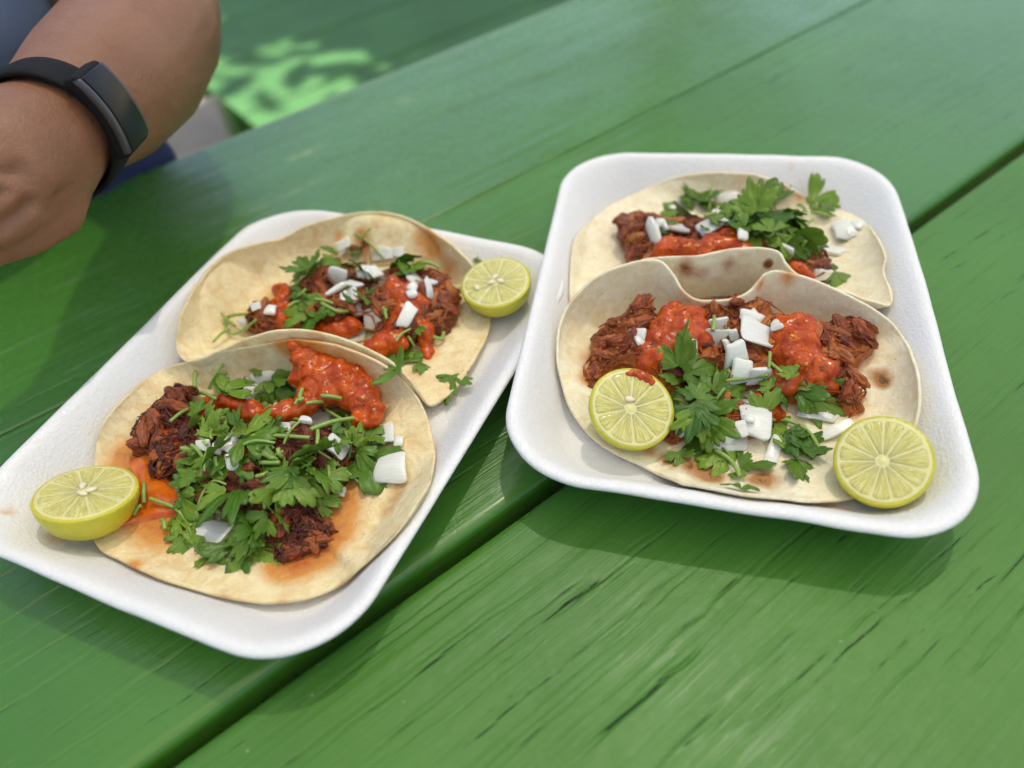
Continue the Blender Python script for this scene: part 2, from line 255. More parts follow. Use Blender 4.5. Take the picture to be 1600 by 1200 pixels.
def tube(pts, radii, sides=7, n=None):
    """closed-ended tube along a smoothed path; returns verts, faces"""
    n = n or max(6, len(pts) * 4)
    P = spline(pts, n) if len(pts) > 1 else np.array(pts)
    R = np.interp(np.linspace(0, 1, n), np.linspace(0, 1, len(radii)), radii)
    vs, ref = [], Vector((0.3, 0.5, 0.8)).normalized()
    for i in range(n):
        d = Vector(P[min(i + 1, n - 1)] - P[max(i - 1, 0)])
        d = d.normalized() if d.length > 1e-9 else Vector((1, 0, 0))
        s = d.cross(ref)
        s = s.normalized() if s.length > 1e-4 else d.orthogonal().normalized()
        t = s.cross(d)
        for k in range(sides):
            a = 2 * math.pi * k / sides
            vs.append(Vector(P[i]) + (s * math.cos(a) + t * math.sin(a)) * R[i])
    fs = grid_faces(n, sides, True)
    fs.append(tuple(range(sides))[::-1])
    fs.append(tuple((n - 1) * sides + k for k in range(sides)))
    return vs, fs

def blob(name, spheres, voxel, smooth=6, sub=2, factor=0.5):
    """one continuous skin over overlapping balls (x, y, z, r in metres)"""
    bm = bmesh.new()
    for x, y, z, r in spheres:
        bmesh.ops.create_icosphere(bm, subdivisions=sub, radius=r, matrix=Matrix.Translation((x, y, z)))
    me = bpy.data.meshes.new(name + '_balls')
    bm.to_mesh(me); bm.free()
    tmp = bpy.data.objects.new(name + '_balls', me)
    col.objects.link(tmp)
    m = tmp.modifiers.new('r', 'REMESH'); m.mode = 'VOXEL'; m.voxel_size = voxel
    if smooth:
        s = tmp.modifiers.new('s', 'SMOOTH'); s.iterations = smooth; s.factor = factor
    dg = bpy.context.evaluated_depsgraph_get()
    out = bpy.data.meshes.new_from_object(tmp.evaluated_get(dg))
    out.name = name
    if name == 'person':                      # drop any inner shells
        bm = bmesh.new(); bm.from_mesh(out)
        left, best = set(bm.verts), []
        while left:
            st = [left.pop()]; isl = list(st)
            while st:
                for e in st.pop().link_edges:
                    for q in e.verts:
                        if q in left: left.discard(q); st.append(q); isl.append(q)
            if len(isl) > len(best): best = isl
        keep = set(best)
        bmesh.ops.delete(bm, geom=[v for v in bm.verts if v not in keep], context='VERTS')
        bm.to_mesh(out); bm.free(); out.update()
    bpy.data.objects.remove(tmp); bpy.data.meshes.remove(me)
    return out

def bumpy(me, amps, along=1.0):
    """push vertices along their normals by fractal noise: amps = [(scale per metre, metres)]"""
    n = len(me.vertices)
    co = np.empty(n * 3, np.float32); me.vertices.foreach_get('co', co)
    no = np.array([tuple(v.normal) for v in me.vertices])
    co = co.reshape(-1, 3)
    d = np.zeros(n)
    for s, a in amps:
        d += np.array([mnoise.noise(Vector(c) * s + Vector((s * .01, 7.3, 1.1))) for c in co]) * a
    co = co + no * d[:, None]
    me.vertices.foreach_set('co', co.astype(np.float32).ravel()); me.update()
    return me

# ------------------------------------------------------------------ materials
class NT:
    def __init__(self, name):
        self.m = bpy.data.materials.new(name)
        self.m.use_nodes = True
        self.t = self.m.node_tree
        self.b = self.t.nodes['Principled BSDF']
        self.out = self.t.nodes['Material Output']
    def n(self, typ, **kw):
        nd = self.t.nodes.new('ShaderNode' + typ)
        for k, v in kw.items():
            if hasattr(nd, k): setattr(nd, k, v)
        return nd
    def put(self, sock, v):
        if isinstance(v, bpy.types.NodeSocket): self.t.links.new(v, sock)
        elif isinstance(v, (tuple, list)): sock.default_value = (*v, 1) if len(v) == 3 and sock.type == 'RGBA' else v
        else: sock.default_value = v
    def set(self, **kw):
        for k, v in kw.items(): self.put(self.b.inputs[k.replace('_', ' ')], v)
        return self
    def coord(self, kind='Object', scale=None, loc=None):
        c = self.n('TexCoord').outputs[kind]
        if scale is None and loc is None: return c
        mp = self.n('Mapping'); self.put(mp.inputs[0], c)
        if scale is not None: mp.inputs['Scale'].default_value = scale if isinstance(scale, (tuple, list)) else (scale,) * 3
        if loc is not None: mp.inputs['Location'].default_value = loc
        return mp.outputs[0]
    def noise(self, vec, scale=5, detail=4, rough=.55, dist=0):
        t = self.n('TexNoise'); self.put(t.inputs['Vector'], vec)
        t.inputs['Scale'].default_value = scale; t.inputs['Detail'].default_value = detail
        t.inputs['Roughness'].default_value = rough; t.inputs['Distortion'].default_value = dist
        return t.outputs[0]
    def voro(self, vec, scale=5, feature='F1', out=0):
        t = self.n('TexVoronoi', feature=feature); self.put(t.inputs['Vector'], vec); t.inputs['Scale'].default_value = scale
        return t.outputs[out]
    def ramp(self, fac, stops):
        r = self.n('ValToRGB'); self.put(r.inputs[0], fac)
        e = r.color_ramp.elements
        while len(e) < len(stops): e.new(0.5)
        for k, (p, c) in enumerate(stops):
            e[k].position = p; e[k].color = (*c, 1) if isinstance(c, (tuple, list)) else (c, c, c, 1)
        return r.outputs[0]
    def mix(self, fac, a, b, mode='MIX'):
        m = self.n('Mix', data_type='RGBA', blend_type=mode)
        self.put(m.inputs[0], fac); self.put(m.inputs[6], a); self.put(m.inputs[7], b)
        return m.outputs[2]
    def math(self, op, a, b=0.0, c=None):
        m = self.n('Math', operation=op); self.put(m.inputs[0], a); self.put(m.inputs[1], b)
        if c is not None: self.put(m.inputs[2], c)
        return m.outputs[0]
    def attr(self, name, out=2):
        a = self.n('Attribute'); a.attribute_name = name
        return a.outputs[out]
    def rand(self):
        return self.n('ObjectInfo').outputs['Random']
    def bump(self, h, strength=.3, dist=.001, normal=None):
        b = self.n('Bump'); self.put(b.inputs['Height'], h)
        b.inputs['Strength'].default_value = strength; b.inputs['Distance'].default_value = dist
        if normal is not None: self.put(b.inputs['Normal'], normal)
        return b.outputs[0]
    def spots(self, stains, vec, warp=.004):
        """sum of soft round marks at given places (object space), broken up by noise"""
        nz = self.n('TexNoise'); self.put(nz.inputs['Vector'], vec); nz.inputs['Scale'].default_value = 260; nz.inputs['Detail'].default_value = 3
        off = self.n('VectorMath', operation='MULTIPLY_ADD')
        self.put(off.inputs[0], nz.outputs['Color']); off.inputs[1].default_value = (warp * 2,) * 3
        sub = self.n('VectorMath', operation='ADD'); self.put(sub.inputs[0], vec); sub.inputs[1].default_value = (-warp,) * 3
        self.put(off.inputs[2], sub.outputs[0])
        tot = None
        for x, y, z, r in stains:
            d = self.n('VectorMath', operation='DISTANCE'); self.put(d.inputs[0], off.outputs[0]); d.inputs[1].default_value = (x / 1000, y / 1000, z / 1000)
            k = self.math('MULTIPLY_ADD', d.outputs['Value'], -1000 / r, 1.0)
            k = self.math('MAXIMUM', k, 0.0)
            tot = k if tot is None else self.math('ADD', tot, k)
        return tot

def m_paint(name, base=(0.058, 0.183, 0.018), seed=0, rough=.34, coat=.0, spec=.4):
    t = NT(name)
    c = t.coord('Object', loc=(seed, seed * 1.7, 0))
    long1 = t.noise(t.coord('Object', scale=(9, 420, 60), loc=(seed, seed, 0)), 1, 5, .6, .3)
    long2 = t.noise(t.coord('Object', scale=(30, 1500, 100), loc=(seed, 0, 0)), 1, 3, .6)
    big = t.noise(c, 7, 3)
    fine = t.noise(c, 900, 3)
    cr = t.attr('crack')
    k = t.mix(t.ramp(big, [(.3, 0), (.7, 1)]), tuple(x * .86 for x in base), tuple(x * 1.12 for x in base))
    k = t.mix(t.math('MULTIPLY', t.ramp(long1, [(.56, 0), (.75, 1)]), .22), k, tuple(x * .7 for x in base))
    grime = t.ramp(t.noise(c, 38, 5, .7, .6), [(.66, 0), (.74, 1)])
    k = t.mix(t.math('MULTIPLY', grime, .35), k, (.06, .075, .05))
    fleck = t.ramp(t.voro(c, 95), [(.0, 1), (.045, 1), (.06, 0)])
    fleck = t.math('MULTIPLY', fleck, t.ramp(t.noise(c, 15, 1), [(.58, 0), (.62, 1)]))
    k = t.mix(t.math('MULTIPLY', fleck, .5), k, (.30, .36, .27))
    ck = t.ramp(cr, [(.38, 0), (.62, 1)])
    k = t.mix(ck, k, (.010, .017, .009))
    h = t.math('ADD', t.math('MULTIPLY', long1, 1.0), t.math('MULTIPLY', long2, .35))
    nrm = t.bump(h, .42, .0010)
    nrm = t.bump(fine, .18, .0003, nrm)
    nrm = t.bump(t.noise(c, 60, 4, .6, 1.0), .28, .0013, nrm)
    r = t.math('ADD', t.math('MULTIPLY', t.noise(c, 130, 4), .22), rough - .1)
    r = t.math('MAXIMUM', r, t.math('MULTIPLY', ck, .8))
    t.set(Base_Color=k, Roughness=r, Normal=nrm, Specular_IOR_Level=spec, Coat_Weight=coat, Coat_Roughness=.16, Coat_IOR=1.6)
    return t.m

def m_tray(name, stains):
    t = NT(name)
    c = t.coord('Object')
    bead = t.voro(c, 780)
    cell = t.voro(c, 780, out=1)
    s = t.spots(stains, c)
    k = t.mix(t.math('MULTIPLY', bead, .45), (.79, .785, .775), (.66, .655, .65))
    k = t.mix(t.math('MINIMUM', t.math('MULTIPLY', s, .75), .6), k, (.62, .33, .10))
    nrm = t.bump(bead, .34, .0006)
    nrm = t.bump(t.noise(c, 70, 3), .08, .0012, nrm)
    rg = t.n('SeparateColor'); t.put(rg.inputs[0], cell)
    rr = t.math('ADD', t.math('MULTIPLY', rg.outputs[0], .3), .3)
    t.set(Base_Color=k, Roughness=rr, Normal=nrm, Subsurface_Weight=.25, Subsurface_Radius=(.004, .004, .004), Subsurface_Scale=1.0, Specular_IOR_Level=.45)
    return t.m

def m_tortilla(name, light, dark, spot):
    t = NT(name)
    c = t.coord('Object')
    mott = t.noise(c, 170, 8, .72, .6)
    broad = t.noise(c, 28, 3)
    k = t.mix(t.ramp(mott, [(.38, 0), (.58, 1)]), dark, light)
    k = t.mix(t.math('MULTIPLY', t.ramp(broad, [(.42, 0), (.7, 1)]), .35), k, dark)
    toast = t.math('MULTIPLY', t.ramp(t.noise(c, 42, 3, .6, .8), [(.52, 0), (.72, 1)]), t.ramp(t.noise(c, 240, 6, .75, .5), [(.42, 0), (.62, 1)]))
    k = t.mix(t.math('MULTIPLY', toast, .75), k, tuple(x * q for x, q in zip(dark, (.92, .72, .5))))
    k = t.mix(t.math('MULTIPLY', t.ramp(t.noise(c, 620, 4, .7), [(.52, 0), (.7, 1)]), .35), k, tuple(x * .78 for x in dark))
    pore = t.ramp(t.voro(c, 330), [(.0, 1), (.10, .9), (.17, 0)])
    pore = t.math('MULTIPLY', pore, t.ramp(t.noise(c, 120, 2), [(.54, 0), (.62, 1)]))
    k = t.mix(t.math('MULTIPLY', pore, .6), k, (.30, .17, .06))
    brk = t.noise(c, 210, 5, .65, .5)
    brk2 = t.noise(c, 90, 4, .6, .5)
    ch = t.attr('char')
    chf = t.ramp(t.math('MULTIPLY', ch, t.math('ADD', brk2, t.math('MULTIPLY', brk, .8))), [(.26, 0), (1.0, 1)])
    k = t.mix(t.math('MULTIPLY', chf, .95), k, spot)
    black = t.ramp(t.math('MULTIPLY', ch, brk), [(.62, 0), (.8, 1)])
    k = t.mix(t.math('MULTIPLY', black, .7), k, (.05, .03, .015))
    gr = t.attr('grease')
    gf = t.ramp(t.math('MULTIPLY', gr, t.math('ADD', brk2, .45)), [(.12, 0), (.95, 1)])
    k = t.mix(t.math('MULTIPLY', gf, .85), k, (.66, .25, .018))
    gd = t.ramp(t.math('MULTIPLY', t.math('MULTIPLY', gr, .45), t.math('ADD', t.math('MULTIPLY', brk, 1.2), .1)), [(.30, 0), (.95, 1)])
    k = t.mix(t.math('MULTIPLY', gd, .85), k, (.48, .085, .006))
    nrm = t.bump(mott, .75, .0016)
    nrm = t.bump(t.noise(c, 420, 4), .35, .0005, nrm)
    nrm = t.bump(t.noise(c, 45, 3, .5, .5), .5, .0025, nrm)
    rough = t.math('SUBTRACT', .62, t.math('MULTIPLY', gf, .38))
    t.set(Base_Color=k, Roughness=rough, Normal=nrm, Subsurface_Weight=.18, Subsurface_Radius=(.004, .002, .001), Subsurface_Scale=1.0, Specular_IOR_Level=.4)
    return t.m

def m_meat(name, a, b, d, wet=.22, u=1.0):
    t = NT(name)
    c = t.coord('Object')
    r = t.rand()
    fib = t.noise(t.coord('Object', scale=(150 * u, 900 * u, 900 * u)), 1, 5, .65, .6)
    big = t.noise(c, 160 * u, 4)
    k = t.mix(t.ramp(fib, [(.35, 0), (.66, 1)]), d, b)
    k = t.mix(t.ramp(big, [(.4, 0), (.7, 1)]), k, a)
    k = t.mix(t.math('MULTIPLY', t.ramp(r, [(.6, 0), (1, 1)]), .7), k, d)
    k = t.mix(t.math('MULTIPLY', t.ramp(r, [(0, 1), (.35, 0)]), .6), k, tuple(min(1, x * q) for x, q in zip(a, (1.5, 2.3, 2.2))))
    nrm = t.bump(fib, .8, .0012)
    nrm = t.bump(t.noise(c, 900 * u, 3), .4, .0004, nrm)
    t.set(Base_Color=k, Roughness=t.math('ADD', t.math('MULTIPLY', big, .35), wet - .15), Normal=nrm, Subsurface_Weight=.12, Subsurface_Radius=(.003, .001, .0005), Subsurface_Scale=1.0)
    return t.m

def m_salsa():
    t = NT('red_salsa')
    c = t.coord('Object')
    n1 = t.noise(c, 150, 6, .6, .5)
    n2 = t.noise(c, 420, 4, .6)
    k = t.mix(t.ramp(n1, [(.35, 0), (.65, 1)]), (.31, .030, .003), (.56, .090, .005))
    k = t.mix(t.ramp(n2, [(.56, 0), (.72, 1)]), k, (.66, .17, .010))
    pulp = t.voro(c, 300)
    k = t.mix(t.ramp(pulp, [(.0, .6), (.12, .5), (.2, 0)]), k, (.64, .16, .012))
    k = t.mix(t.math('MULTIPLY', t.ramp(t.voro(t.coord('Object', loc=(3, 1, 2)), 190), [(.0, 1), (.09, 1), (.12, 0)]), .8), k, (.06, .01, .006))
    nrm = t.bump(n1, .28, .0014)
    nrm = t.bump(n2, .15, .0005, nrm)
    t.set(Base_Color=k, Roughness=.15, Normal=nrm, Subsurface_Weight=.15, Subsurface_Radius=(.004, .0012, .0004), Subsurface_Scale=1.0, Specular_IOR_Level=.34)
    return t.m

def m_juice():
    t = NT('orange_grease')
    c = t.coord('Object')
    k = t.mix(t.ramp(t.noise(c, 140, 4), [(.35, 0), (.7, 1)]), (.52, .075, .005), (.70, .20, .012))
    t.set(Base_Color=k, Roughness=.07, Normal=t.bump(t.noise(c, 120, 3), .25, .0008), Specular_IOR_Level=.6, Subsurface_Weight=.2, Subsurface_Radius=(.003, .001, .0003), Subsurface_Scale=1.0)
    return t.m

def m_leaf(name, a, b):
    t = NT(name)
    r = t.rand()
    v = t.attr('vein')
    c = t.coord('Object')
    k = t.mix(r, a, b)
    k = t.mix(t.math('MULTIPLY', t.noise(c, 300, 3), .45), k, tuple(x * .55 for x in a))
    k = t.mix(t.ramp(v, [(.25, 0), (1, .6)]), k, (.22, .36, .08))
    bs = t.b
    t.set(Base_Color=k, Roughness=.38, Normal=t.bump(t.math('ADD', t.math('MULTIPLY', v, -.8), t.noise(c, 420, 3)), .3, .0005), Specular_IOR_Level=.45)
    tr = t.n('BsdfTranslucent'); t.put(tr.inputs[0], t.mix(.5, k, (.22, .42, .03)))
    mx = t.n('MixShader'); mx.inputs[0].default_value = .28
    t.t.links.new(bs.outputs[0], mx.inputs[1]); t.t.links.new(tr.outputs[0], mx.inputs[2])
    t.t.links.new(mx.outputs[0], t.out.inputs[0])
    return t.m

def m_onion():
    t = NT('white_onion')
    c = t.coord('Object')
    ln = t.noise(t.coord('Object', scale=(150, 1100, 600)), 1, 3, .6, .3)
    k = t.mix(t.ramp(ln, [(.3, 0), (.7, 1)]), (.95, .95, .90), (.78, .81, .69))
    k = t.mix(t.math('MULTIPLY', t.rand(), .25), k, (.62, .66, .50))
    t.set(Base_Color=k, Roughness=.24, Alpha=t.math('ADD', t.math('MULTIPLY', t.rand(), .18), .8), Normal=t.bump(ln, .25, .0005), Subsurface_Weight=.4, Subsurface_Radius=(.006, .006, .004), Subsurface_Scale=1.0, Specular_IOR_Level=.5)
    return t.m

def m_rind(name, a, b):
    t = NT(name)
    c = t.coord('Object')
    k = t.mix(t.ramp(t.noise(c, 60, 4), [(.35, 0), (.68, 1)]), a, b)
    k = t.mix(t.math('MULTIPLY', t.ramp(t.noise(c, 130, 5, .7), [(.66, 0), (.72, 1)]), .55), k, (.16, .10, .03))
    pore = t.voro(c, 700)
    t.set(Base_Color=k, Roughness=.3, Normal=t.bump(pore, .35, .0006), Subsurface_Weight=.15, Subsurface_Radius=(.003, .003, .001), Subsurface_Scale=1.0)
    return t.m

def m_pulp():
    t = NT('lime_pulp')
    ray_ = t.attr('ang'); rad = t.attr('rad')
    cb = t.n('CombineXYZ'); t.put(cb.inputs[0], t.math('MULTIPLY', ray_, 13.0)); t.put(cb.inputs[1], t.math('MULTIPLY', rad, 2.2))
    st = t.noise(cb.outputs[0], 1.6, 4, .6, .5)
    k = t.mix(t.ramp(st, [(.36, 0), (.62, 1)]), (.56, .51, .095), (.80, .74, .29))
    k = t.mix(t.math('MULTIPLY', t.ramp(rad, [(.1, 1), (.45, 0)]), .35), k, (.70, .67, .32))
    t.set(Base_Color=k, Roughness=.16, Normal=t.bump(st, .8, .0012), Subsurface_Weight=.5, Subsurface_Radius=(.006, .006, .002), Subsurface_Scale=1.0, Specular_IOR_Level=.5, Coat_Weight=.3, Coat_Roughness=.08)
    return t.m

def m_plain(name, color, rough=.5, var=.15, scale=200, bump=.2, bd=.0005, **kw):
    t = NT(name)
    c = t.coord('Object')
    n = t.noise(c, scale, 4)
    k = t.mix(n, tuple(x * (1 - var) for x in color), tuple(x * (1 + var) for x in color))
    t.set(Base_Color=k, Roughness=rough, Normal=t.bump(n, bump, bd), **kw)
    return t.m

def m_skin():
    t = NT('skin')
    c = t.coord('Object')
    k = t.mix(t.ramp(t.noise(c, 16, 4), [(.3, 0), (.7, 1)]), (.21, .095, .05), (.29, .14, .08))
    k = t.mix(t.math('MULTIPLY', t.ramp(t.noise(c, 120, 4, .65), [(.45, 0), (.75, 1)]), .35), k, (.18, .078, .043))
    pores = t.voro(c, 900)
    nrm = t.bump(pores, .18, .0006)
    nrm = t.bump(t.noise(c, 160, 5, .7), .6, .0012, nrm)
    t.set(Base_Color=k, Roughness=.46, Normal=nrm, Subsurface_Weight=.2, Subsurface_Radius=(.008, .003, .0015), Subsurface_Scale=1.0, Specular_IOR_Level=.4)
    return t.m

# ------------------------------------------------------------------ the setting: ground, added shade cloth, unseen tree
def m_ground():
    t = NT('sandy_concrete')
    c = t.coord('Object')
    k = t.mix(t.noise(c, 14, 6, .65), (.26, .21, .15), (.47, .40, .31))
    k = t.mix(t.math('MULTIPLY', t.ramp(t.voro(c, 60), [(0, 1), (.2, 1), (.4, 0)]), .35), k, (.14, .12, .10))
    t.set(Base_Color=k, Roughness=.9, Normal=t.bump(t.noise(c, 90, 5, .7), .6, .008))
    return t.m
gm = mesh('ground', [(-40, -40, -.75), (40, -40, -.75), (40, 40, -.75), (-40, 40, -.75)], [(0, 1, 2, 3)])
g = obj('ground', gm, m_ground()); g['kind'] = 'structure'
tag(g, 'pale sandy concrete ground seen below the table edge', 'ground')

YAW = math.radians(34.0)
def uv2w(u, v, z=0.0):
    return Vector((u * math.cos(YAW) - v * math.sin(YAW), u * math.sin(YAW) + v * math.cos(YAW), z))

def m_cloth():  # for the added cloth: passes a little direct sun, scatters the rest
    t = NT('added_shade_cloth')
    dif = t.n('BsdfDiffuse'); dif.inputs[0].default_value = (.60, .57, .50, 1)
    trl = t.n('BsdfTranslucent'); trl.inputs[0].default_value = (.60, .58, .50, 1)
    trp = t.n('BsdfTransparent')
    m1 = t.n('MixShader'); m1.inputs[0].default_value = .62
    t.t.links.new(dif.outputs[0], m1.inputs[1]); t.t.links.new(trl.outputs[0], m1.inputs[2])
    m2 = t.n('MixShader'); m2.inputs[0].default_value = .095
    t.t.links.new(m1.outputs[0], m2.inputs[1]); t.t.links.new(trp.outputs[0], m2.inputs[2])
    t.t.links.new(m2.outputs[0], t.out.inputs[0])
    return t.m
vs, n_, m_ = [], 13, 13
for i in range(n_):
    for j in range(m_):
        a, b = i / 12 * 2 - 1, j / 12 * 2 - 1
        vs.append(uv2w(.55 + a * 1.7, -.55 + b * 1.55, 1.78 + .12 * (a * a + b * b)))
sail = obj('added_shade_sail', mesh('added_shade_sail', vs, grid_faces(n_, m_)), m_cloth())  # added out of view to put the table in shade
tag(sail, 'pale shade cloth added unseen overhead to shade the green table', 'added shade sail')

def make_tree(loc, spread, zlo, zhi, nleaf, label, rng):
    t = thing('unseen_shade_tree', loc, label, 'tree')
    bark = m_plain('bark', (.14, .10, .07), .9, .4, 40, .8, .01)
    vs, fs = tube([(0, 0, 0), (.05, .02, 1.0), (-.03, .05, 2.2), (.02, 0, zhi - .5)], [.16, .12, .09, .04], 12, 20)
    for k in range(7):
        a = k * 2.4; L = spread * .8
        b, f = tube([(0, 0, 1.6 + .25 * k), (L * .5 * math.cos(a), L * .5 * math.sin(a), 2.1 + .28 * k), (L * math.cos(a), L * math.sin(a), 2.5 + .25 * k)], [.05, .03, .012], 7, 12)
        n0 = len(vs); vs += b; fs += [tuple(q + n0 for q in x) for x in f]
    obj('trunk', mesh('trunk', vs, fs), bark, t)
    lv, lf = [], []
    cl = []
    for _ in range(80):
        a, q = rng.uniform(0, 6.283), spread * math.sqrt(rng.random())
        cl.append((q * math.cos(a), q * math.sin(a), rng.uniform(zlo, zhi)))
    for k in range(nleaf):
        c = cl[rng.randrange(len(cl))]
        p = Vector((c[0] + rng.gauss(0, .13), c[1] + rng.gauss(0, .13), c[2] + rng.gauss(0, .12)))
        q = Matrix.Rotation(rng.uniform(0, 6.28), 3, 'Z') @ Matrix.Rotation(rng.uniform(-.9, .9), 3, 'X')
        s = rng.uniform(.05, .085)
        n0 = len(lv)
        lv += [p + q @ Vector(x) * s for x in ((-1, 0, 0), (-.3, .42, .1), (.4, .38, .1), (1, 0, -.1), (.4, -.38, .1), (-.3, -.42, .1))]
        lf.append(tuple(range(n0, n0 + 6)))
    t_ = NT('tree_leaf')
    kk = t_.mix(t_.noise(t_.coord('Object'), 3, 2), (.035, .075, .018), (.07, .12, .025))
    t_.set(Base_Color=kk, Roughness=.5)
    cr = obj('crown', mesh('crown', lv, lf), t_.m, t, smooth=False)
    cr['kind'] = 'stuff'
    return t
make_tree((.84, 3.24, -.75), .94, 3.05, 3.95, 8000, 'unseen leafy tree beyond the far bench, placed to fleck it with sun', random.Random(11))  # tree stays out of view; crown placed to shape the bench's sun flecks

# ------------------------------------------------------------------ the green picnic table
BOARDS = [(339.6, 526, 17.3, .75, .26), (151, 338.6, 5.1, .75, .30), (-38, 145, 9.7, 1.2, .42), (-228, -42, 3.3, 1.2, .28)]
table = thing('picnic_table', (0, 0, 0), 'green painted wooden plank table carrying both foam trays', 'table')
RB = random.Random(21)
def board_mesh(v0, v1, seed, grain, fine=True, uo=0.0, zt=0.0):
    W = v1 - v0
    r = 5.0
    ra = 1.3 if 330 < v0 < 345 else r
    rb = 1.3 if 330 < v1 < 345 else r
    if fine:
        us = np.concatenate([np.linspace(-900, -190, 14)[:-1], np.arange(-190, 560, 2.6), np.arange(560, 800, 5), np.linspace(800, 1250, 12)])
        vt = np.arange(ra, W - rb + .01, .52)
    else:
        us = np.linspace(-900, 1250, 60); vt = np.linspace(r, W - r, 20)
    ang = np.linspace(0, math.pi / 2, 7)
    prof = [(0, -38.0), (0, -20.0)] + [(ra - ra * math.cos(a), -ra + ra * math.sin(a)) for a in ang[:-1]] + [(v, 0.0) for v in vt] + [(W - rb + rb * math.sin(a), -rb + rb * math.cos(a)) for a in ang[1:]] + [(W, -20.0), (W, -38.0)]
    pv = np.array([p[0] for p in prof]); pz = np.array([p[1] for p in prof])
    U, Vv = np.meshgrid(us, pv + v0, indexing='ij')
    Z = np.tile(pz, (len(us), 1))
    Y = Vv.copy()
    top = np.clip((Z + 7) / 4, 0, 1)
    n1 = vnoise(U * .006 + seed, Vv * .16 + vnoise(U * .01, Vv * .03, 5) * 1.2, 1)
    n2 = vnoise(U * .012 + seed, Vv * .45 + vnoise(U * .008, Vv * .02, 6) * 2.0, 2)
    n4 = vnoise(U * .02 + seed, Vv * .95 + vnoise(U * .009, Vv * .02, 7) * 3.0, 12)
    n3 = vnoise(U * .03, Vv * .03 + seed, 3)
    Z = Z + top * (n1 * .30 * grain + n2 * .20 * grain + n4 * .045 * grain + n3 * .5)
    cr = np.zeros_like(Z)
    crs = []
    for pts, wd, dp in CRACK:
        p = sorted(pts)
        mv = sum(q[1] for q in p) / len(p)
        if v0 < mv < v1: crs.append(([q[0] for q in p], [q[1] for q in p], wd * .36, dp * (.3 if v0 > 300 else .7), 1))
    for k in range(int(190 * grain) if fine else 0):
        u0 = RB.uniform(-180, 650); L = RB.uniform(18, 130); vv = RB.uniform(v0 + 8, v1 - 8); sl = RB.uniform(-.012, .012)
        crs.append(([u0, u0 + L / 2, u0 + L], [vv, vv + sl * L / 2 + RB.uniform(-.5, .5), vv + sl * L], RB.uniform(.36, .52), RB.uniform(.2, .5), RB.choice((0, 0, -1))))
    for cu, cv, wd, dp, big in crs:
        m = (us >= cu[0]) & (us <= cu[-1])
        if m.sum() < 3: continue
        uu = us[m]
        vc = np.interp(uu, cu, cv) + vnoise(uu * .12, uu * 0 + cv[0], 9) * 1.3 + vnoise(uu * .035, uu * 0 + cv[0], 8) * 1.6
        tt = (uu - cu[0]) / (cu[-1] - cu[0])
        tap = np.clip(np.minimum(tt, 1 - tt) * 5, 0, 1) * (.75 + .8 * vnoise(uu * .09, uu * 0 + cv[0] * 1.3, 4))
        brk = np.clip(.35 + 2.2 * (vnoise(uu * .07, uu * 0 + cv[0] * 2.1, 14) + .35), 0, 1)
        d = np.abs(Vv[m] - vc[:, None]) / wd
        a = np.exp(-d * d) * tap[:, None]
        Z[m] -= a * dp * top[m]
        rim = np.exp(-((d - 2.0) / 1.1) ** 2) * tap[:, None]
        Z[m] += rim * dp * .14 * top[m]
        cr[m] = np.maximum(cr[m], a * brk[:, None] * (1.0 if big > 0 else .68 if big == 0 else .3))
    # slight waviness of the long edges
    Y += vnoise(U * .01, U * 0 + seed, 3) * 1.2
    vs = np.stack([U / 1000 + uo, Y / 1000, Z / 1000 + zt], -1).reshape(-1, 3)
    me = mesh('board', vs, [f[::-1] for f in grid_faces(len(us), len(prof))])
    attr(me, 'crack', cr.reshape(-1))
    return me
for k, (v0, v1, seed, grain, rough) in enumerate(BOARDS):
    b = obj('board', board_mesh(v0, v1, seed, grain, k < 3), m_paint('green_paint', seed=seed, rough=rough, coat=(.5, .28, .015, .0)[k]), table)
    b.rotation_euler.z = YAW
under = m_paint('green_paint_frame', seed=2.2)
for u in (-.55, 1.0):
    c = box('cross_brace', (.09, .74, .09), uv2w(u, .15, -.085), under, table, .004, (0, 0, YAW))
    for s in (-1, 1):
        l = box('leg', (.09, .04, .84), uv2w(u + .066, .15 + s * .24, -.42), under, table, .004, (s * math.radians(22), 0, YAW))

bench = thing('bench', uv2w(.9, 1.3, -.75), 'low green bench with sun flecks behind the table edge', 'bench')
for k in range(5):
    v0 = 990 + k * 192
    o = obj('board', board_mesh(v0, v0 + 188, 4.0 + k, 1.0, False), m_paint('green_paint_bench', (.06, .165, .052), seed=3.0 + k, rough=.6, spec=.2), bench)
    o.parent = None
    o.data.transform(Matrix.Translation((1.24, 0, 0)))
    o.data.transform(Matrix.Rotation(YAW, 4, 'Z'))
    o.data.transform(Matrix.Translation(Vector((0, 0, -.3)) - bench.location))
    o.parent = bench
for u in (.55, 1.9):
    for v in (1.05, 1.88):
        l = box('leg', (.09, .09, .41), uv2w(u, v, -.545) - bench.location, under, bench, .004, (0, 0, YAW))

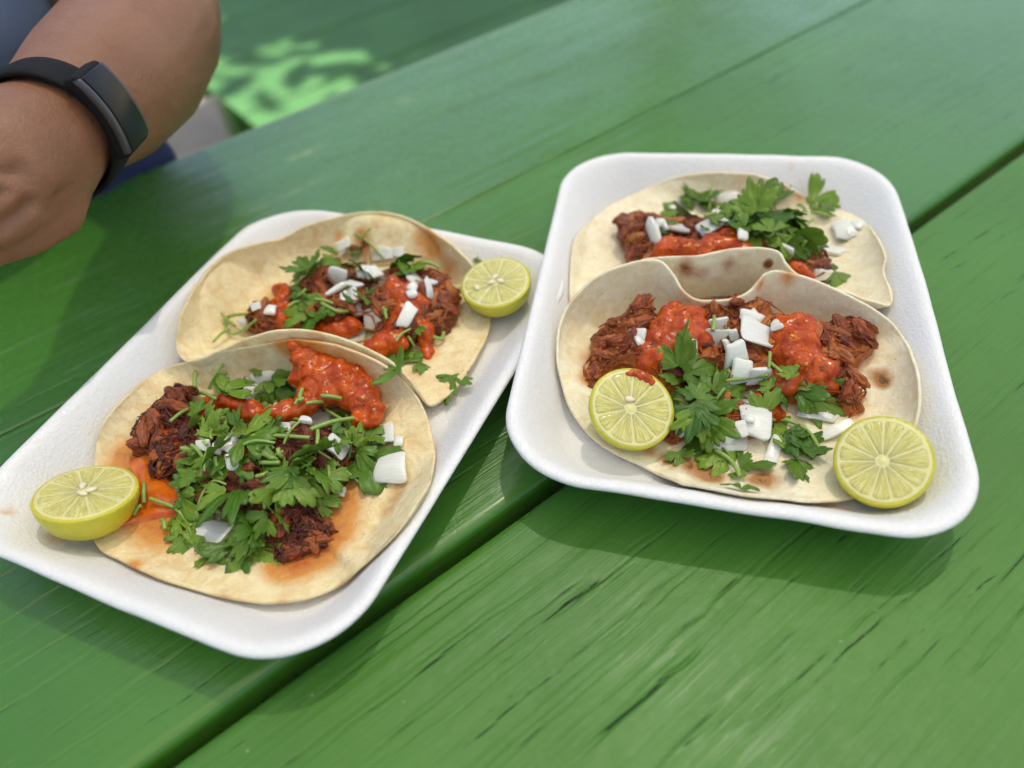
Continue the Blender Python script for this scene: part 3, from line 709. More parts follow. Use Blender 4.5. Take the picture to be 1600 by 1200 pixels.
# ------------------------------------------------------------------ foam trays
def tray_mesh(corners):
    TL, TR, BR, BL = [V(c) for c in corners]
    TL.z, TR.z, BR.z, BL.z = [q.z - .024 for q in (TL, TR, BR, BL)]
    hw, hh = 88.0, 117.0
    def path(o, rad):
        pts = []
        a, b = hw - o, hh - o
        r = max(rad, 3)
        for cx, cy, a0 in ((a - r, b - r, 0), (-(a - r), b - r, 90), (-(a - r), -(b - r), 180), (a - r, -(b - r), 270)):
            for k in range(19):
                t = math.radians(a0 + k * 5)
                pts.append((cx + r * math.cos(t), cy + r * math.sin(t)))
        out = []
        for k in range(4):
            seg = pts[k * 19:(k + 1) * 19]
            nx = pts[((k + 1) * 19) % 76]
            out += seg
            for j in range(1, 20):
                t = j / 20
                out.append((seg[-1][0] * (1 - t) + nx[0] * t, seg[-1][1] * (1 - t) + nx[1] * t))
        return out
    # (offset from the outer edge, height, corner radius)
    prof = [(70, 1.0, 14), (30, 1.0, 18), (24.5, 1.2, 20), (22, 2.4, 21), (12, 12, 26), (4, 20.2, 32), (1.4, 22.0, 34), (.3, 22.9, 35), (0, 23.7, 35), (.5, 24.5, 35), (1.5, 25.0, 34), (3.0, 25.0, 33), (4.5, 24.4, 32), (6.2, 23.0, 31), (9, 19.8, 29), (13, 15.0, 27), (17, 10.4, 24), (19.5, 7.7, 23), (22, 5.9, 21), (25, 5.0, 20), (29, 4.7, 18), (36, 4.6, 16), (50, 4.6, 14), (66, 4.6, 12), (80, 4.6, 5)]
    vs, rows = [], 0
    for o, z, r in prof:
        P = path(o, r)
        for k, (x, y) in enumerate(P):
            s, t = (x / hw + 1) / 2, (y / hh + 1) / 2
            p = (BL * (1 - s) + BR * s) * (1 - t) + (TL * (1 - s) + TR * s) * t
            ww = mnoise.noise(Vector((p.x * 14, p.y * 14, 2.0))) * .0013 * min(1, z / 20) + mnoise.noise(Vector((p.x * 60, p.y * 60, z * .05))) * .00035
            vs.append((p.x + ww * .6, p.y + ww * .6, z / 1000 + ww + p.z * z / 25))
        rows += 1
    m = len(P)
    fs = grid_faces(rows, m, True)
    fs = [f[::-1] for f in fs]
    fs.append(tuple(range(m)))
    fs.append(tuple((rows - 1) * m + k for k in range(m))[::-1])
    me = mesh('foam_tray', vs, [f[::-1] for f in fs])
    return me
trayL = obj('foam_tray', tray_mesh(TRAY['L']), m_tray('white_foam', TSTAIN_L))
tag(trayL, 'white foam tray nearest the watch wearer holding two corn tacos', 'tray', 'white foam trays')
trayR = obj('foam_tray', tray_mesh(TRAY['R']), m_tray('white_foam_speckled', TSTAIN_R))
tag(trayR, 'white foam tray holding two pale tacos with wavy folded edges', 'tray', 'white foam trays')

# ------------------------------------------------------------------ tacos
def bvh_of(me):
    from mathutils.bvhtree import BVHTree
    return BVHTree.FromPolygons([v.co.copy() for v in me.vertices], [tuple(p.vertices) for p in me.polygons])

TRAYB = {'L': bvh_of(trayL.data), 'R': bvh_of(trayR.data)}
TACO = {}
LBL = {1: 'open corn taco heaped with cilantro and shredded meat at front of its tray',
       2: 'corn taco topped with diced onion and salsa behind the cilantro heaped taco',
       3: 'pale wavy folded taco with two salsa mounds and a lime half on it',
       4: 'pale taco at the rear of its tray behind the wavy folded taco'}
MT = {1: m_tortilla('corn_tortilla', (.92, .78, .49), (.79, .60, .30), (.50, .25, .07)), 3: m_tortilla('pale_tortilla', (.95, .87, .65), (.85, .73, .48), (.40, .17, .045))}
MT[2], MT[4] = MT[1], MT[3]
MEATC = {1: ('dark_meat', (.36, .062, .009), (.22, .044, .010), (.045, .009, .004)), 2: ('braised_meat', (.43, .098, .017), (.30, .060, .012), (.075, .014, .005)),
         3: ('red_meat', (.50, .115, .019), (.34, .066, .012), (.095, .016, .005)), 4: ('brown_meat', (.43, .110, .026), (.28, .062, .016), (.09, .018, .007))}
MEATM = {k: m_meat(*v) for k, v in MEATC.items()}
CHUNKM = {k: m_meat(v[0] + '_chunk', *v[1:], u=.0058) for k, v in MEATC.items()}
SALSAM, ONIONM, POOLM = m_salsa(), m_onion(), m_juice()
LEAFM = [m_leaf('cilantro_green', (.085, .21, .014), (.27, .43, .036)), m_leaf('cilantro_dark', (.065, .17, .014), (.17, .30, .024))]
STEMM = m_plain('cilantro_stem_green', (.24, .37, .075), .35, .25, 250, .2, .0004, Subsurface_Weight=.25, Subsurface_Radius=(.003, .003, .001), Subsurface_Scale=1.0)

def tortilla_mesh(k):
    tray_bvh = TRAYB['L' if k < 3 else 'R']
    d = TORT[k]
    nth, nr = 240, 52
    ring = spline(d['o'], nth, True)
    c = np.array(d['c'])
    zf = c[2]
    vs, ch, zs, xy = [], [], [], []
    G, B = GREASE[k], CHAR[k]
    for i in range(nr):
        r = i / (nr - 1)
        for j in range(nth):
            e = ring[j]
            h = max(e[2] - zf, 0)
            r0 = .62 if h < 6 else .42
            t = min(max((r - r0) / (1 - r0), 0), 1)
            s = t * t * (1.9 - .9 * t) if h > 6 else t * t
            # the raised side climbs late, so the bend sits near the crease
            rr = 1 - (1 - r) ** (1 + 2.0 * min(1, max(h - 6, 0) / 20))
            p = c + (e - c) * rr
            z = zf + h * s
            wob = mnoise.noise(Vector((p[0] * .045, p[1] * .045, k * 3.1))) * 1.1 + mnoise.noise(Vector((p[0] * .12, p[1] * .12, k * 5.1))) * .55
            z += wob * (.25 + .75 * r)
            th_ = tray_bvh.ray_cast(Vector((p[0] / 1000, p[1] / 1000, .1)), Vector((0, 0, -1)))[0]
            z = max(z, (th_.z * 1000 if th_ is not None else 4) + 1.9)
            vs.append((p[0] / 1000, p[1] / 1000, z / 1000))
            ch.append(.30 * (r > .985)); zs.append(z); xy.append((p[0], p[1]))
    X, Z_ = np.array(xy), np.array(zs)
    def soft(L):
        t = np.zeros(len(X))
        for x, y, zz, q, w_ in L:
            t += w_ * np.exp(-((X[:, 0] - x) ** 2 + (X[:, 1] - y) ** 2 + (Z_ - zz) ** 2 * .5) / (q * q))
        return t
    gr = soft([(x, y, z, q * (1.2 if k == 1 else 1.05), w_ * (1.4 if k == 1 else 1.15)) for x, y, z, q, w_ in G])
    wet = soft([(x, y, z, r + 2.0, .5) for x, y, z, r in SALSA[k]]) + soft([(x, y, z - r * .7, r + 1.5, .35) for x, y, z, r in MEAT[k]])
    gr = gr + np.minimum(wet, .75)
    ch = np.array(ch) + soft(B) * 1.25
    me = mesh('tortilla', vs, [f[::-1] for f in grid_faces(nr, nth, True)])
    attr(me, 'grease', gr); attr(me, 'char', ch)
    return me

def chunk_mesh(seed):
    rng = random.Random(seed)
    bm = bmesh.new()
    bmesh.ops.create_icosphere(bm, subdivisions=4, radius=1)
    L, W_, H = 1.0, rng.uniform(.34, .56), rng.uniform(.30, .46)
    o = Vector((seed * 3.7, seed * 1.3, 0))
    for v in bm.verts:
        p = v.co.copy()
        fib = mnoise.noise(Vector((p.x * .9, p.y * 5.5, p.z * 5.5)) + o) * .30 + mnoise.noise(Vector((p.x * 1.6, p.y * 13, p.z * 13)) + o) * .16
        lump = mnoise.noise(p * 1.7 + o) * .30
        ends = 1 + .16 * mnoise.noise(Vector((p.x * .5, p.y * 7, p.z * 7)) + o) * abs(p.x)
        bend = .22 * (p.x ** 2) * math.sin(seed)
        v.co = Vector((p.x * L * ends, (p.y * (1 + fib + lump)) * W_ + bend, p.z * (1 + fib + lump) * H))
    me = bpy.data.meshes.new('meat_chunk')
    bm.to_mesh(me); bm.free()
    return me
CHUNKS = {k: [] for k in (1, 2, 3, 4)}
for k in (1, 2, 3, 4):
    for s in range(5):
        me = chunk_mesh(s + 1 + 5 * (k % 2)); me.materials.append(CHUNKM[k]); CHUNKS[k].append(me)

for k in (1, 2, 3, 4):
    base = V(TORT[k]['c'])
    t = thing('taco', (0, 0, 0), LBL[k], 'taco', 'street tacos')
    TACO[k] = t
    tm = tortilla_mesh(k)
    to = obj('tortilla', tm, MT[k], t)
    sd = to.modifiers.new('thick', 'SOLIDIFY'); sd.thickness = .0012; sd.offset = -1
    tb = bvh_of(tm)
    # meat mound
    sp = [(x / 1000, y / 1000, z / 1000 - r * .00035, r / 1000) for x, y, z, r in MEAT[k]]
    mm = bumpy(blob('braised_meat', sp, .0011, 3), [(180, .0018), (420, .0011), (900, .0005)])
    obj('braised_meat', mm, MEATM[k], t)
    mb = bvh_of(mm)
    rng = random.Random(40 + k)
    # chunks lying over the mound
    big = [s for s in MEAT[k] if s[3] >= 4]
    for i in range(110):
        x, y, z, r = big[i % len(big)]
        a, q = rng.uniform(0, 6.28), r * math.sqrt(rng.random())
        o0 = Vector(((x + q * math.cos(a)) / 1000, (y + q * math.sin(a)) / 1000, .08))
        hit, nrm, _, _ = mb.ray_cast(o0, Vector((0, 0, -1)))
        if hit is None: continue
        size = rng.uniform(.0026, .0068) * (1 if r > 6 else .7)
        c = obj('meat_chunk', CHUNKS[k][rng.randrange(5)], None, t)
        c.location = hit + nrm * .0003
        nn = (nrm + Vector((rng.uniform(-.5, .5), rng.uniform(-.5, .5), .2))).normalized()
        c.rotation_mode = 'QUATERNION'
        c.rotation_quaternion = nn.to_track_quat('Z', 'X') @ Matrix.Rotation(rng.uniform(0, 6.28), 3, 'Z').to_quaternion()
        c.scale = (size * rng.uniform(.9, 1.4), size, size)
    # loose fibres
    vs, fs = [], []
    for i in range(520):
        x, y, z, r = big[rng.randrange(len(big))]
        a, q = rng.uniform(0, 6.28), r * 1.25 * math.sqrt(rng.random())
        p = Vector(((x + q * math.cos(a)) / 1000, (y + q * math.sin(a)) / 1000, (z + r) / 1000))
        a = rng.uniform(0, 6.28); L = rng.uniform(.004, .013)
        pts = []
        for s in range(4):
            d = Vector((math.cos(a), math.sin(a), 0)); a += rng.uniform(-.5, .5)
            p = p + d * L / 3
            h, n, _, _ = mb.find_nearest(p)
            if h is None: break
            pts.append(tuple(h + n * rng.uniform(.0003, .0016)))
        if len(pts) < 4: continue
        rr = rng.uniform(.0002, .00055)
        a_, b_ = tube(pts, [rr * .5, rr, rr, rr * .3], 5, 8)
        n0 = len(vs); vs += a_; fs += [tuple(w_ + n0 for w_ in f) for f in b_]
    o = obj('meat_fibres', mesh('meat_fibres', vs, fs), MEATM[k], t); o['kind'] = 'stuff'
    # salsa
    sp = [(x / 1000, y / 1000, z / 1000 - .0022, r * 1.06 / 1000) for x, y, z, r in SALSA[k]]
    rs = random.Random(90 + k)
    for x, y, z, r in list(sp):
        for _ in range(1):
            a = rs.uniform(0, 6.28)
            sp.append((x + math.cos(a) * r * .75, y + math.sin(a) * r * .75, z + rs.uniform(-.4, .45) * r, r * rs.uniform(.3, .55)))
    sm = bumpy(blob('salsa', sp, .0008, 14), [(130, .0020), (300, .0006), (700, .00018)])
    so = obj('salsa', sm, SALSAM, t)
    sb = bvh_of(sm)
    seedm = CHILI = bpy.data.meshes.get('chili_seed')
    if seedm is None:
        bm = bmesh.new(); bmesh.ops.create_icosphere(bm, subdivisions=2, radius=1)
        for v in bm.verts: v.co = Vector((v.co.x * 1.0 + .2 * v.co.x ** 2, v.co.y * .8, v.co.z * .3))
        seedm = bpy.data.meshes.new('chili_seed'); bm.to_mesh(seedm); bm.free()
        seedm.materials.append(m_plain('chili_seed', (.62, .30, .06), .35))
    for i in range(9):
        x, y, z, r = SALSA[k][rs.randrange(len(SALSA[k]))]
        h, n, _, _ = sb.ray_cast(Vector((x / 1000 + rs.uniform(-.003, .003), y / 1000 + rs.uniform(-.003, .003), .08)), Vector((0, 0, -1)))
        if h is None: continue
        c = obj('chili_seed', seedm, None, so)
        c.location = h + n * .0001; c.rotation_mode = 'QUATERNION'
        c.rotation_quaternion = n.to_track_quat('Z', 'X') @ Matrix.Rotation(rs.uniform(0, 6), 3, 'Z').to_quaternion()
        c.scale = (.00085,) * 3

# pool of orange grease beside the lime
ring = spline(POOL, 90, True)
cc = ring.mean(0)
vs = []
for i in range(14):
    r = 1 - i / 14
    for p in ring:
        q = cc + (p - cc) * (r if i else 1.03)
        zz = q[2] + .7 + .9 * (1 - r ** 4) if i else q[2] - 2.2
        vs.append((q[0] / 1000, q[1] / 1000, zz / 1000))
fs = grid_faces(14, 90, True); fs.append(tuple(13 * 90 + j for j in range(90)))
obj('grease_pool', mesh('grease_pool', vs, fs), POOLM, TACO[1])

# ------------------------------------------------------------------ lime halves
RINDY, RINDG = m_rind('yellow_lime_rind', (.66, .55, .030), (.50, .49, .03)), m_rind('green_lime_rind', (.44, .44, .022), (.58, .53, .035))
PITH = m_plain('lime_pith', (.74, .69, .29), .4, .1, 300, .2, .0003, Subsurface_Weight=.3, Subsurface_Radius=(.004, .004, .002), Subsurface_Scale=1.0)
PULP = m_pulp()
SEED = m_plain('lime_seed', (.78, .72, .48), .3, .1, 300)
LL = ['yellow lime half beside the orange grease pool at its tray corner', 'small seeded lime half leaning against the onion topped corn taco',
      'lime half resting on the wavy taco with a salsa smear on its cut face', 'round lime half lying on foam beside front edge of the wavy taco']
def lime(i, x, y, z, R, nx, ny, nz):
    R = R / 1000
    rng = random.Random(60 + i)
    t = thing('lime_half', (x / 1000, y / 1000, z / 1000), LL[i], 'lime', 'lime halves')
    t.rotation_mode = 'QUATERNION'
    t.rotation_quaternion = Vector((nx, ny, nz)).to_track_quat('Z', 'Y') @ Matrix.Rotation(rng.uniform(0, 6), 3, 'Z').to_quaternion()
    n, m = 26, 72
    vs = []
    for a in range(n):
        f = a / (n - 1)
        if f < .12:
            rr = R * (.93 + .07 * math.sin(f / .12 * math.pi / 2)); zz = -.0007 * (f / .12) ** 2
        else:
            g_ = (f - .12) / .88 * math.pi / 2
            rr = R * max(math.cos(g_), .001) ** .92; zz = -.0007 - .9 * R * math.sin(g_) - (R * .07 if f > .985 else 0)
        for b in range(m):
            th = 2 * math.pi * b / m
            wv = 1 + .018 * math.sin(2 * th + i) + .012 * mnoise.noise(Vector((math.cos(th) * 2, math.sin(th) * 2, zz * 200)))
            vs.append((rr * wv * math.cos(th), rr * wv * math.sin(th), zz))
    me = mesh('rind', vs, [q[::-1] for q in grid_faces(n, m, True)])
    obj('rind', me, RINDY if i == 0 else RINDG, t)
    # pale cut ring and membranes under the pulp
    vs = []
    rad = [.945, .93, .88, .6, .3, .1, .0]
    for q in rad:
        for b in range(m):
            th = 2 * math.pi * b / m
            wv = 1 + .018 * math.sin(2 * th + i)
            vs.append((R * q * wv * math.cos(th), R * q * wv * math.sin(th), -.0004 if q > .94 else (.0001 if q > .3 else .0003)))
    obj('pith', mesh('pith', vs, grid_faces(len(rad), m, True)), PITH, t)
    ns = (10, 9, 10, 11)[i]
    ed = [2 * math.pi * (s + rng.uniform(-.13, .13)) / ns for s in range(ns)]
    cxy = (rng.uniform(-.05, .05) * R, rng.uniform(-.05, .05) * R)
    for s in range(ns):
        a0, a1 = ed[s], ed[(s + 1) % ns] + (2 * math.pi if s == ns - 1 else 0)
        nr, na = 16, 13
        vs, A, Rr = [], [], []
        for ir in range(nr):
            f = ir / (nr - 1)
            for ia in range(na):
                g_ = ia / (na - 1)
                r0, r1 = .10, .895 - .05 * abs(2 * g_ - 1) ** 4
                r = (r0 + (r1 - r0) * f)
                gap = .0032 / max(r, .05)
                a = a0 + gap + (a1 - a0 - 2 * gap) * g_
                edge = min(min(f, 1 - f) * 9, min(g_, 1 - g_) * 5, 1)
                wv = 1 + .018 * math.sin(2 * a + i)
                z_ = -.0002 + .0007 * math.sin(edge * math.pi / 2) + .00018 * mnoise.noise(Vector((math.cos(a) * r * 20, math.sin(a) * r * 20, i)))
                k_ = 1 - f
                vs.append((R * r * wv * math.cos(a) + cxy[0] * k_, R * r * wv * math.sin(a) + cxy[1] * k_, z_))
                A.append(a); Rr.append(r)
        me = mesh('pulp_segment', vs, grid_faces(nr, na))
        attr(me, 'ang', A); attr(me, 'rad', Rr)
        obj('pulp_segment', me, PULP, t)
    # core
    vs = [(cxy[0] + R * .10 * q * math.cos(b * .524) * (1 + .25 * math.sin(3 * b)), cxy[1] + R * .10 * q * math.sin(b * .524), .0003 + .0006 * (1 - q)) for q in (1, .7, .35, .02) for b in range(12)]
    obj('core', mesh('core', vs, grid_faces(4, 12, True)), PITH, t)
    for (sx, sy, sa) in {0: [(-.12, -.12, .4), (.12, .02, 1.2), (-.02, .12, 2.2)], 1: [(-.1, -.1, .6), (.12, -.05, 2.0), (.1, .55, .2), (0, .12, 1.5)], 2: [(-.12, .16, .3)], 3: []}[i]:
        bm = bmesh.new(); bmesh.ops.create_icosphere(bm, subdivisions=2, radius=1)
        for v in bm.verts: v.co = Vector((v.co.x * .13, v.co.y * (.07 - .03 * v.co.x), v.co.z * .05)) * R
        me = bpy.data.meshes.new('seed'); bm.to_mesh(me); bm.free()
        o = obj('seed', me, SEED, t)
        o.location = (sx * R, sy * R, .0009); o.rotation_euler.z = sa
    return t
LIMES = [lime(i, *l) for i, l in enumerate(LIME)]
bpy.context.view_layer.update()

# === GARNISH ===
LEAF = [[1,-123.9,233.2,26.2,-0.07,-0.02,1.0,44,15.7],[1,-109.7,250.7,10.7,-0.02,-0.68,0.73,-8,15.0],[1,-113.2,248.6,10.6,0.06,-0.33,0.94,-68,13.2],[1,-80.3,227.8,
  15.5,0.13,-0.79,-0.6,87,8.7],[1,-77.7,229.6,10.1,-0.01,0.01,1.0,-31,10.0],[1,-130.5,222.7,20.0,-0.57,-0.55,-0.61,20,10.2],[1,-119.1,227.6,8.9,-0.01,-0.03,
  1.0,160,15.0],[1,-129.3,213.7,25.3,-0.17,0.09,0.98,-8,11.5],[1,-115.5,202.4,22.7,0.05,0.4,0.91,-59,21.4],[1,-82.4,192.9,22.8,-0.71,0.48,-0.51,161,20.4],
  [1,-93.1,188.1,21.3,0.08,-0.62,0.78,-13,17.0],[1,-66.1,207.2,11.3,0.84,-0.54,-0.03,77,14.8],[1,-64.3,203.5,10.3,-0.01,-0.0,1.0,-68,21.4],[1,-92.8,185.8,
  22.3,-0.03,-0.54,0.84,-75,18.8],[1,-89.8,184.4,23.3,-0.12,0.23,0.97,-46,14.1],[1,-81.3,178.6,14.1,0.69,-0.69,0.2,5,12.5],[1,-109.7,184.5,19.4,0.08,0.83,
  -0.55,-85,20.4],[1,-114.5,180.6,8.9,-0.04,-0.06,1.0,-65,16.9],[1,-110.6,168.8,8.9,0.01,0.01,1.0,-89,17.3],[1,-106.1,164.9,10.1,-0.01,0.07,1.0,-51,17.1],
  [1,-121.0,163.3,9.2,0.11,0.1,0.99,168,14.7],[1,-131.0,174.6,9.0,0.03,0.0,1.0,-113,13.4],[1,-127.7,191.2,21.7,-0.07,-0.35,0.93,144,13.3],[1,-132.9,191.4,
  17.0,-0.57,-0.49,0.66,-36,12.3],[1,-128.2,180.0,8.9,0.02,0.01,1.0,-87,9.6],[1,-97.2,174.8,17.8,0.34,0.74,-0.58,-49,14.0],[1,-130.1,202.9,21.5,0.45,-0.84,
  0.31,-145,10.6],[1,-120.7,201.7,24.6,-0.27,0.04,-0.96,-59,15.4],[1,-106.3,216.5,20.0,-0.23,-0.66,0.72,-30,13.6],[1,-137.7,188.5,13.4,-0.11,-0.03,-0.99,
  -95,14.7],[1,-74.0,203.6,20.5,0.35,-0.1,0.93,33,11.0],[1,-82.4,188.9,22.7,0.15,0.06,-0.99,-47,14.2],[1,-102.6,194.1,21.5,0.19,0.11,0.97,19,12.5],[1,-64.7,
  213.7,10.9,-0.13,0.08,0.99,19,11.5],[1,-136.4,253.0,13.8,-0.1,-0.67,0.74,6,10.0],[1,-137.1,217.6,22.0,-0.24,0.39,-0.89,109,11.0],[1,-86.0,185.9,25.8,0.02,
  0.37,-0.93,-39,8.8],[1,-136.5,179.4,9.0,0.0,0.03,1.0,159,12.2],[1,-98.8,207.4,25.2,-0.35,-0.08,-0.93,63,7.6],[1,-112.8,250.0,12.5,0.02,-0.57,0.82,69,12.8],
  [1,-109.8,204.6,27.4,-0.2,0.53,0.82,-42,15.5],[1,-80.9,180.7,17.2,0.75,-0.52,0.41,-3,7.3],[1,-122.4,188.9,18.6,0.09,-0.43,0.9,153,8.2],[1,-133.4,189.4,
  10.0,-0.01,0.01,1.0,-26,12.3],[1,-113.1,249.4,13.4,0.03,-0.47,0.88,-53,8.8],[1,-87.7,196.4,23.2,-0.43,-0.03,0.9,-105,11.9],[1,-116.0,184.4,20.1,0.66,-0.23,
  0.72,-144,12.6],[1,-133.2,192.5,19.1,-0.22,-0.61,0.76,101,7.6],[1,-75.0,205.8,23.5,0.19,-0.42,0.89,71,7.6],[1,-84.5,231.1,10.0,0.02,-0.01,1.0,43,5.5],[1,
  -87.3,190.5,26.5,-0.09,-0.72,-0.69,-101,11.0],[1,-110.5,178.8,10.2,-0.05,-0.06,1.0,-125,9.4],[1,-132.9,181.1,10.1,-0.0,0.03,1.0,145,7.6],[1,-78.0,187.0,
  19.0,-0.03,0.14,0.99,13,10.5],[1,-85.5,233.5,11.3,0.03,-0.0,1.0,97,8.7],[1,-67.1,202.3,13.6,0.88,-0.47,-0.02,100,12.3],[1,-114.0,172.3,10.1,0.01,0.01,1.0,
  -102,10.0],[1,-97.8,169.7,19.7,-0.24,-0.22,0.94,-78,7.5],[1,-108.2,196.1,25.9,-0.16,0.57,-0.81,98,9.7],[1,-133.8,226.8,22.8,-0.15,-0.7,0.7,131,8.7],[1,
  -66.7,202.7,21.9,-0.76,0.13,-0.63,-177,10.9],[1,-103.4,166.7,12.2,-0.6,0.21,0.77,-163,10.3],[1,-132.6,197.6,22.6,0.08,0.17,0.98,122,9.3],[1,-60.5,213.7,
  11.5,-0.14,0.07,0.99,128,9.1],[1,-123.3,229.3,10.2,-0.01,-0.02,1.0,73,10.2],[1,-95.8,182.2,22.1,-0.01,-0.79,0.61,-8,11.6],[1,-127.7,166.3,10.8,0.66,-0.24,
  0.71,119,10.0],[1,-125.1,200.0,24.5,0.15,-0.87,0.47,-140,7.1],[1,-118.6,234.2,23.3,0.46,0.62,0.63,143,12.3],[1,-123.3,211.4,24.8,0.01,-0.45,-0.9,84,9.6],
  [1,-90.1,188.3,26.4,-0.43,-0.2,0.88,-100,11.0],[1,-124.7,169.6,12.4,-0.07,0.02,1.0,-168,9.8],[1,-102.4,215.7,19.4,0.75,-0.63,-0.19,67,9.3],[1,-107.3,249.0,
  14.2,-0.0,-0.41,0.91,-60,14.8],[1,-108.5,204.2,29.0,-0.07,0.25,0.97,65,15.6],[1,-79.4,183.1,17.9,0.15,-0.16,0.97,107,8.5],[1,-122.0,190.5,21.6,0.25,-0.23,
  0.94,54,7.0],[1,-136.4,188.6,14.2,-0.85,-0.26,-0.47,-51,13.5],[1,-117.1,252.7,16.6,-0.01,-0.85,0.53,38,5.9],[1,-78.1,197.8,22.3,0.06,0.83,-0.55,-107,16.7],
  [1,-104.7,184.0,18.5,-0.35,-0.84,0.42,-12,11.6],[1,-128.8,190.0,23.1,0.13,0.26,-0.96,78,8.9],[1,-74.3,203.3,22.9,-0.16,-0.27,0.95,-81,7.2],[1,-81.0,234.0,
  13.6,-0.02,0.01,1.0,157,6.0],[1,-97.8,189.3,23.7,-0.06,0.42,0.91,70,12.2],[1,-120.8,177.9,8.9,-0.0,-0.0,1.0,3,8.4],[1,-127.9,181.3,11.3,0.01,0.01,1.0,-36,
  6.4],[1,-85.8,189.0,27.0,-0.6,0.4,-0.69,81,8.0],[1,-83.6,229.0,13.6,0.01,0.0,1.0,81,7.4],[1,-66.7,202.9,16.4,0.77,-0.6,-0.2,129,8.6],[1,-103.8,167.9,16.1,
  0.55,0.12,-0.83,-145,12.4],[1,-97.7,171.6,20.5,0.35,-0.56,0.76,-116,10.0],[1,-106.5,196.2,26.9,-0.06,-0.63,0.77,17,8.1],[1,-132.3,223.3,17.1,0.81,-0.19,
  0.55,85,6.5],[1,-67.0,203.3,13.8,-0.01,-0.02,1.0,-70,16.4],[1,-107.1,169.3,13.6,0.01,0.01,1.0,-101,12.8],[1,-131.5,200.0,25.1,0.09,-0.35,-0.93,-39,9.3],
  [1,-61.8,211.5,12.7,-0.14,0.09,0.99,-36,10.2],[1,-110.5,207.0,31.1,-0.61,-0.39,-0.69,122,12.7],[1,-88.9,184.4,25.5,0.56,-0.79,0.27,-87,10.8],[1,-117.7,
  164.4,10.2,-0.0,0.01,1.0,-143,8.0],[1,-127.9,207.2,28.9,0.61,-0.47,0.64,11,7.7],[1,-125.9,249.7,11.7,0.02,-0.48,0.87,67,11.8],[1,-133.5,227.0,19.6,0.97,
  0.16,0.2,-33,11.0],[1,-93.8,182.9,26.2,0.53,-0.48,0.69,-76,9.1],[1,-138.9,180.6,10.1,-0.01,0.04,1.0,-24,11.9],[1,-99.1,207.3,27.8,-0.4,-0.06,-0.92,97,8.4],
  [1,-108.3,250.6,15.5,-0.04,-0.7,0.71,17,12.0],[1,-111.5,197.6,25.1,-0.38,-0.7,0.61,-149,12.9],[1,-80.3,179.5,10.1,0.03,0.05,1.0,42,10.1],[1,-132.6,191.3,
  20.9,-0.57,-0.49,0.66,128,10.3],[1,-133.3,188.0,13.7,0.0,0.02,1.0,-155,8.3],[2,-77.4,322.9,19.6,0.13,0.99,0.06,106,21.6],[2,-83.2,331.3,19.8,0.96,0.01,
  0.29,156,12.1],[2,-71.9,317.4,21.2,0.28,0.23,-0.93,-55,16.5],[2,-55.8,314.9,19.8,-0.04,0.38,-0.92,85,19.0],[2,-44.5,311.4,21.0,0.13,-0.19,0.97,50,11.9],
  [2,-101.1,325.5,16.0,-0.44,-0.71,0.55,150,16.6],[2,-95.2,310.2,23.9,-0.11,0.37,-0.92,-45,12.8],[2,-98.8,296.8,22.0,-0.23,-0.96,0.19,-65,19.8],[2,-90.9,
  285.9,21.0,-0.21,0.07,0.97,-107,16.0],[2,-97.3,298.3,24.8,0.3,-0.58,0.76,145,10.6],[2,-88.1,281.7,22.4,-0.04,-0.33,0.94,6,10.3],[2,-52.7,257.6,8.9,0.03,
  0.01,1.0,68,21.6],[2,-44.0,266.9,14.3,-0.31,-0.95,0.08,97,9.9],[2,-41.4,255.6,9.1,-0.07,0.03,1.0,-69,8.0],[2,-72.8,286.7,23.8,0.79,0.08,0.61,87,7.3],[2,
  -67.5,292.4,22.8,0.77,0.37,-0.52,-81,10.5],[2,-81.1,324.3,19.6,0.82,-0.57,0.11,-117,15.0],[2,-100.7,298.9,24.3,0.94,-0.3,0.13,16,9.7],[2,-74.7,294.6,25.3,
  -0.78,0.62,-0.12,-3,4.2],[2,-94.8,314.0,25.1,0.01,-0.33,0.94,122,15.6],[2,-41.7,269.5,17.6,-0.8,-0.52,0.3,-14,6.8],[2,-47.4,306.7,20.5,0.49,-0.27,0.83,
  100,12.2],[2,-95.6,287.9,21.4,0.48,0.88,-0.05,-63,11.0],[2,-78.7,337.2,14.3,-0.13,-0.24,0.96,91,9.6],[2,-93.5,279.5,23.3,0.55,-0.41,0.73,146,12.1],[2,-63.7,
  287.7,26.8,-0.63,-0.4,0.67,37,5.2],[2,-95.8,317.4,25.5,-0.48,0.01,0.88,-112,7.0],[2,-44.4,262.0,9.9,0.01,0.01,1.0,-168,5.8],[2,-48.2,306.8,22.1,0.27,-0.44,
  0.86,90,10.9],[2,-46.5,232.5,28.4,-0.74,-0.67,-0.0,138,14.9],[3,70.8,219.3,16.2,0.22,-0.92,0.31,70,22.2],[3,72.7,219.4,21.8,0.24,-0.92,0.3,5,19.7],[3,76.5,
  213.6,11.7,-0.84,-0.05,0.54,144,12.0],[3,78.1,209.0,17.7,-0.82,0.12,0.56,17,17.8],[3,78.5,205.6,16.6,0.31,-0.73,0.61,-36,18.0],[3,73.3,199.0,22.6,0.39,
  0.04,0.92,-118,14.5],[3,76.4,197.9,17.8,-0.64,-0.49,0.59,-48,16.9],[3,105.6,204.2,17.3,0.64,0.2,0.74,52,11.2],[3,114.9,207.7,13.6,-0.71,-0.66,0.24,44,11.2],
  [3,117.7,206.7,15.5,-0.7,-0.58,0.42,-23,14.6],[3,123.2,206.1,13.7,-0.07,-1.0,-0.03,-45,17.8],[3,95.1,234.5,22.4,-0.66,-0.22,0.72,54,8.0],[3,74.7,187.9,
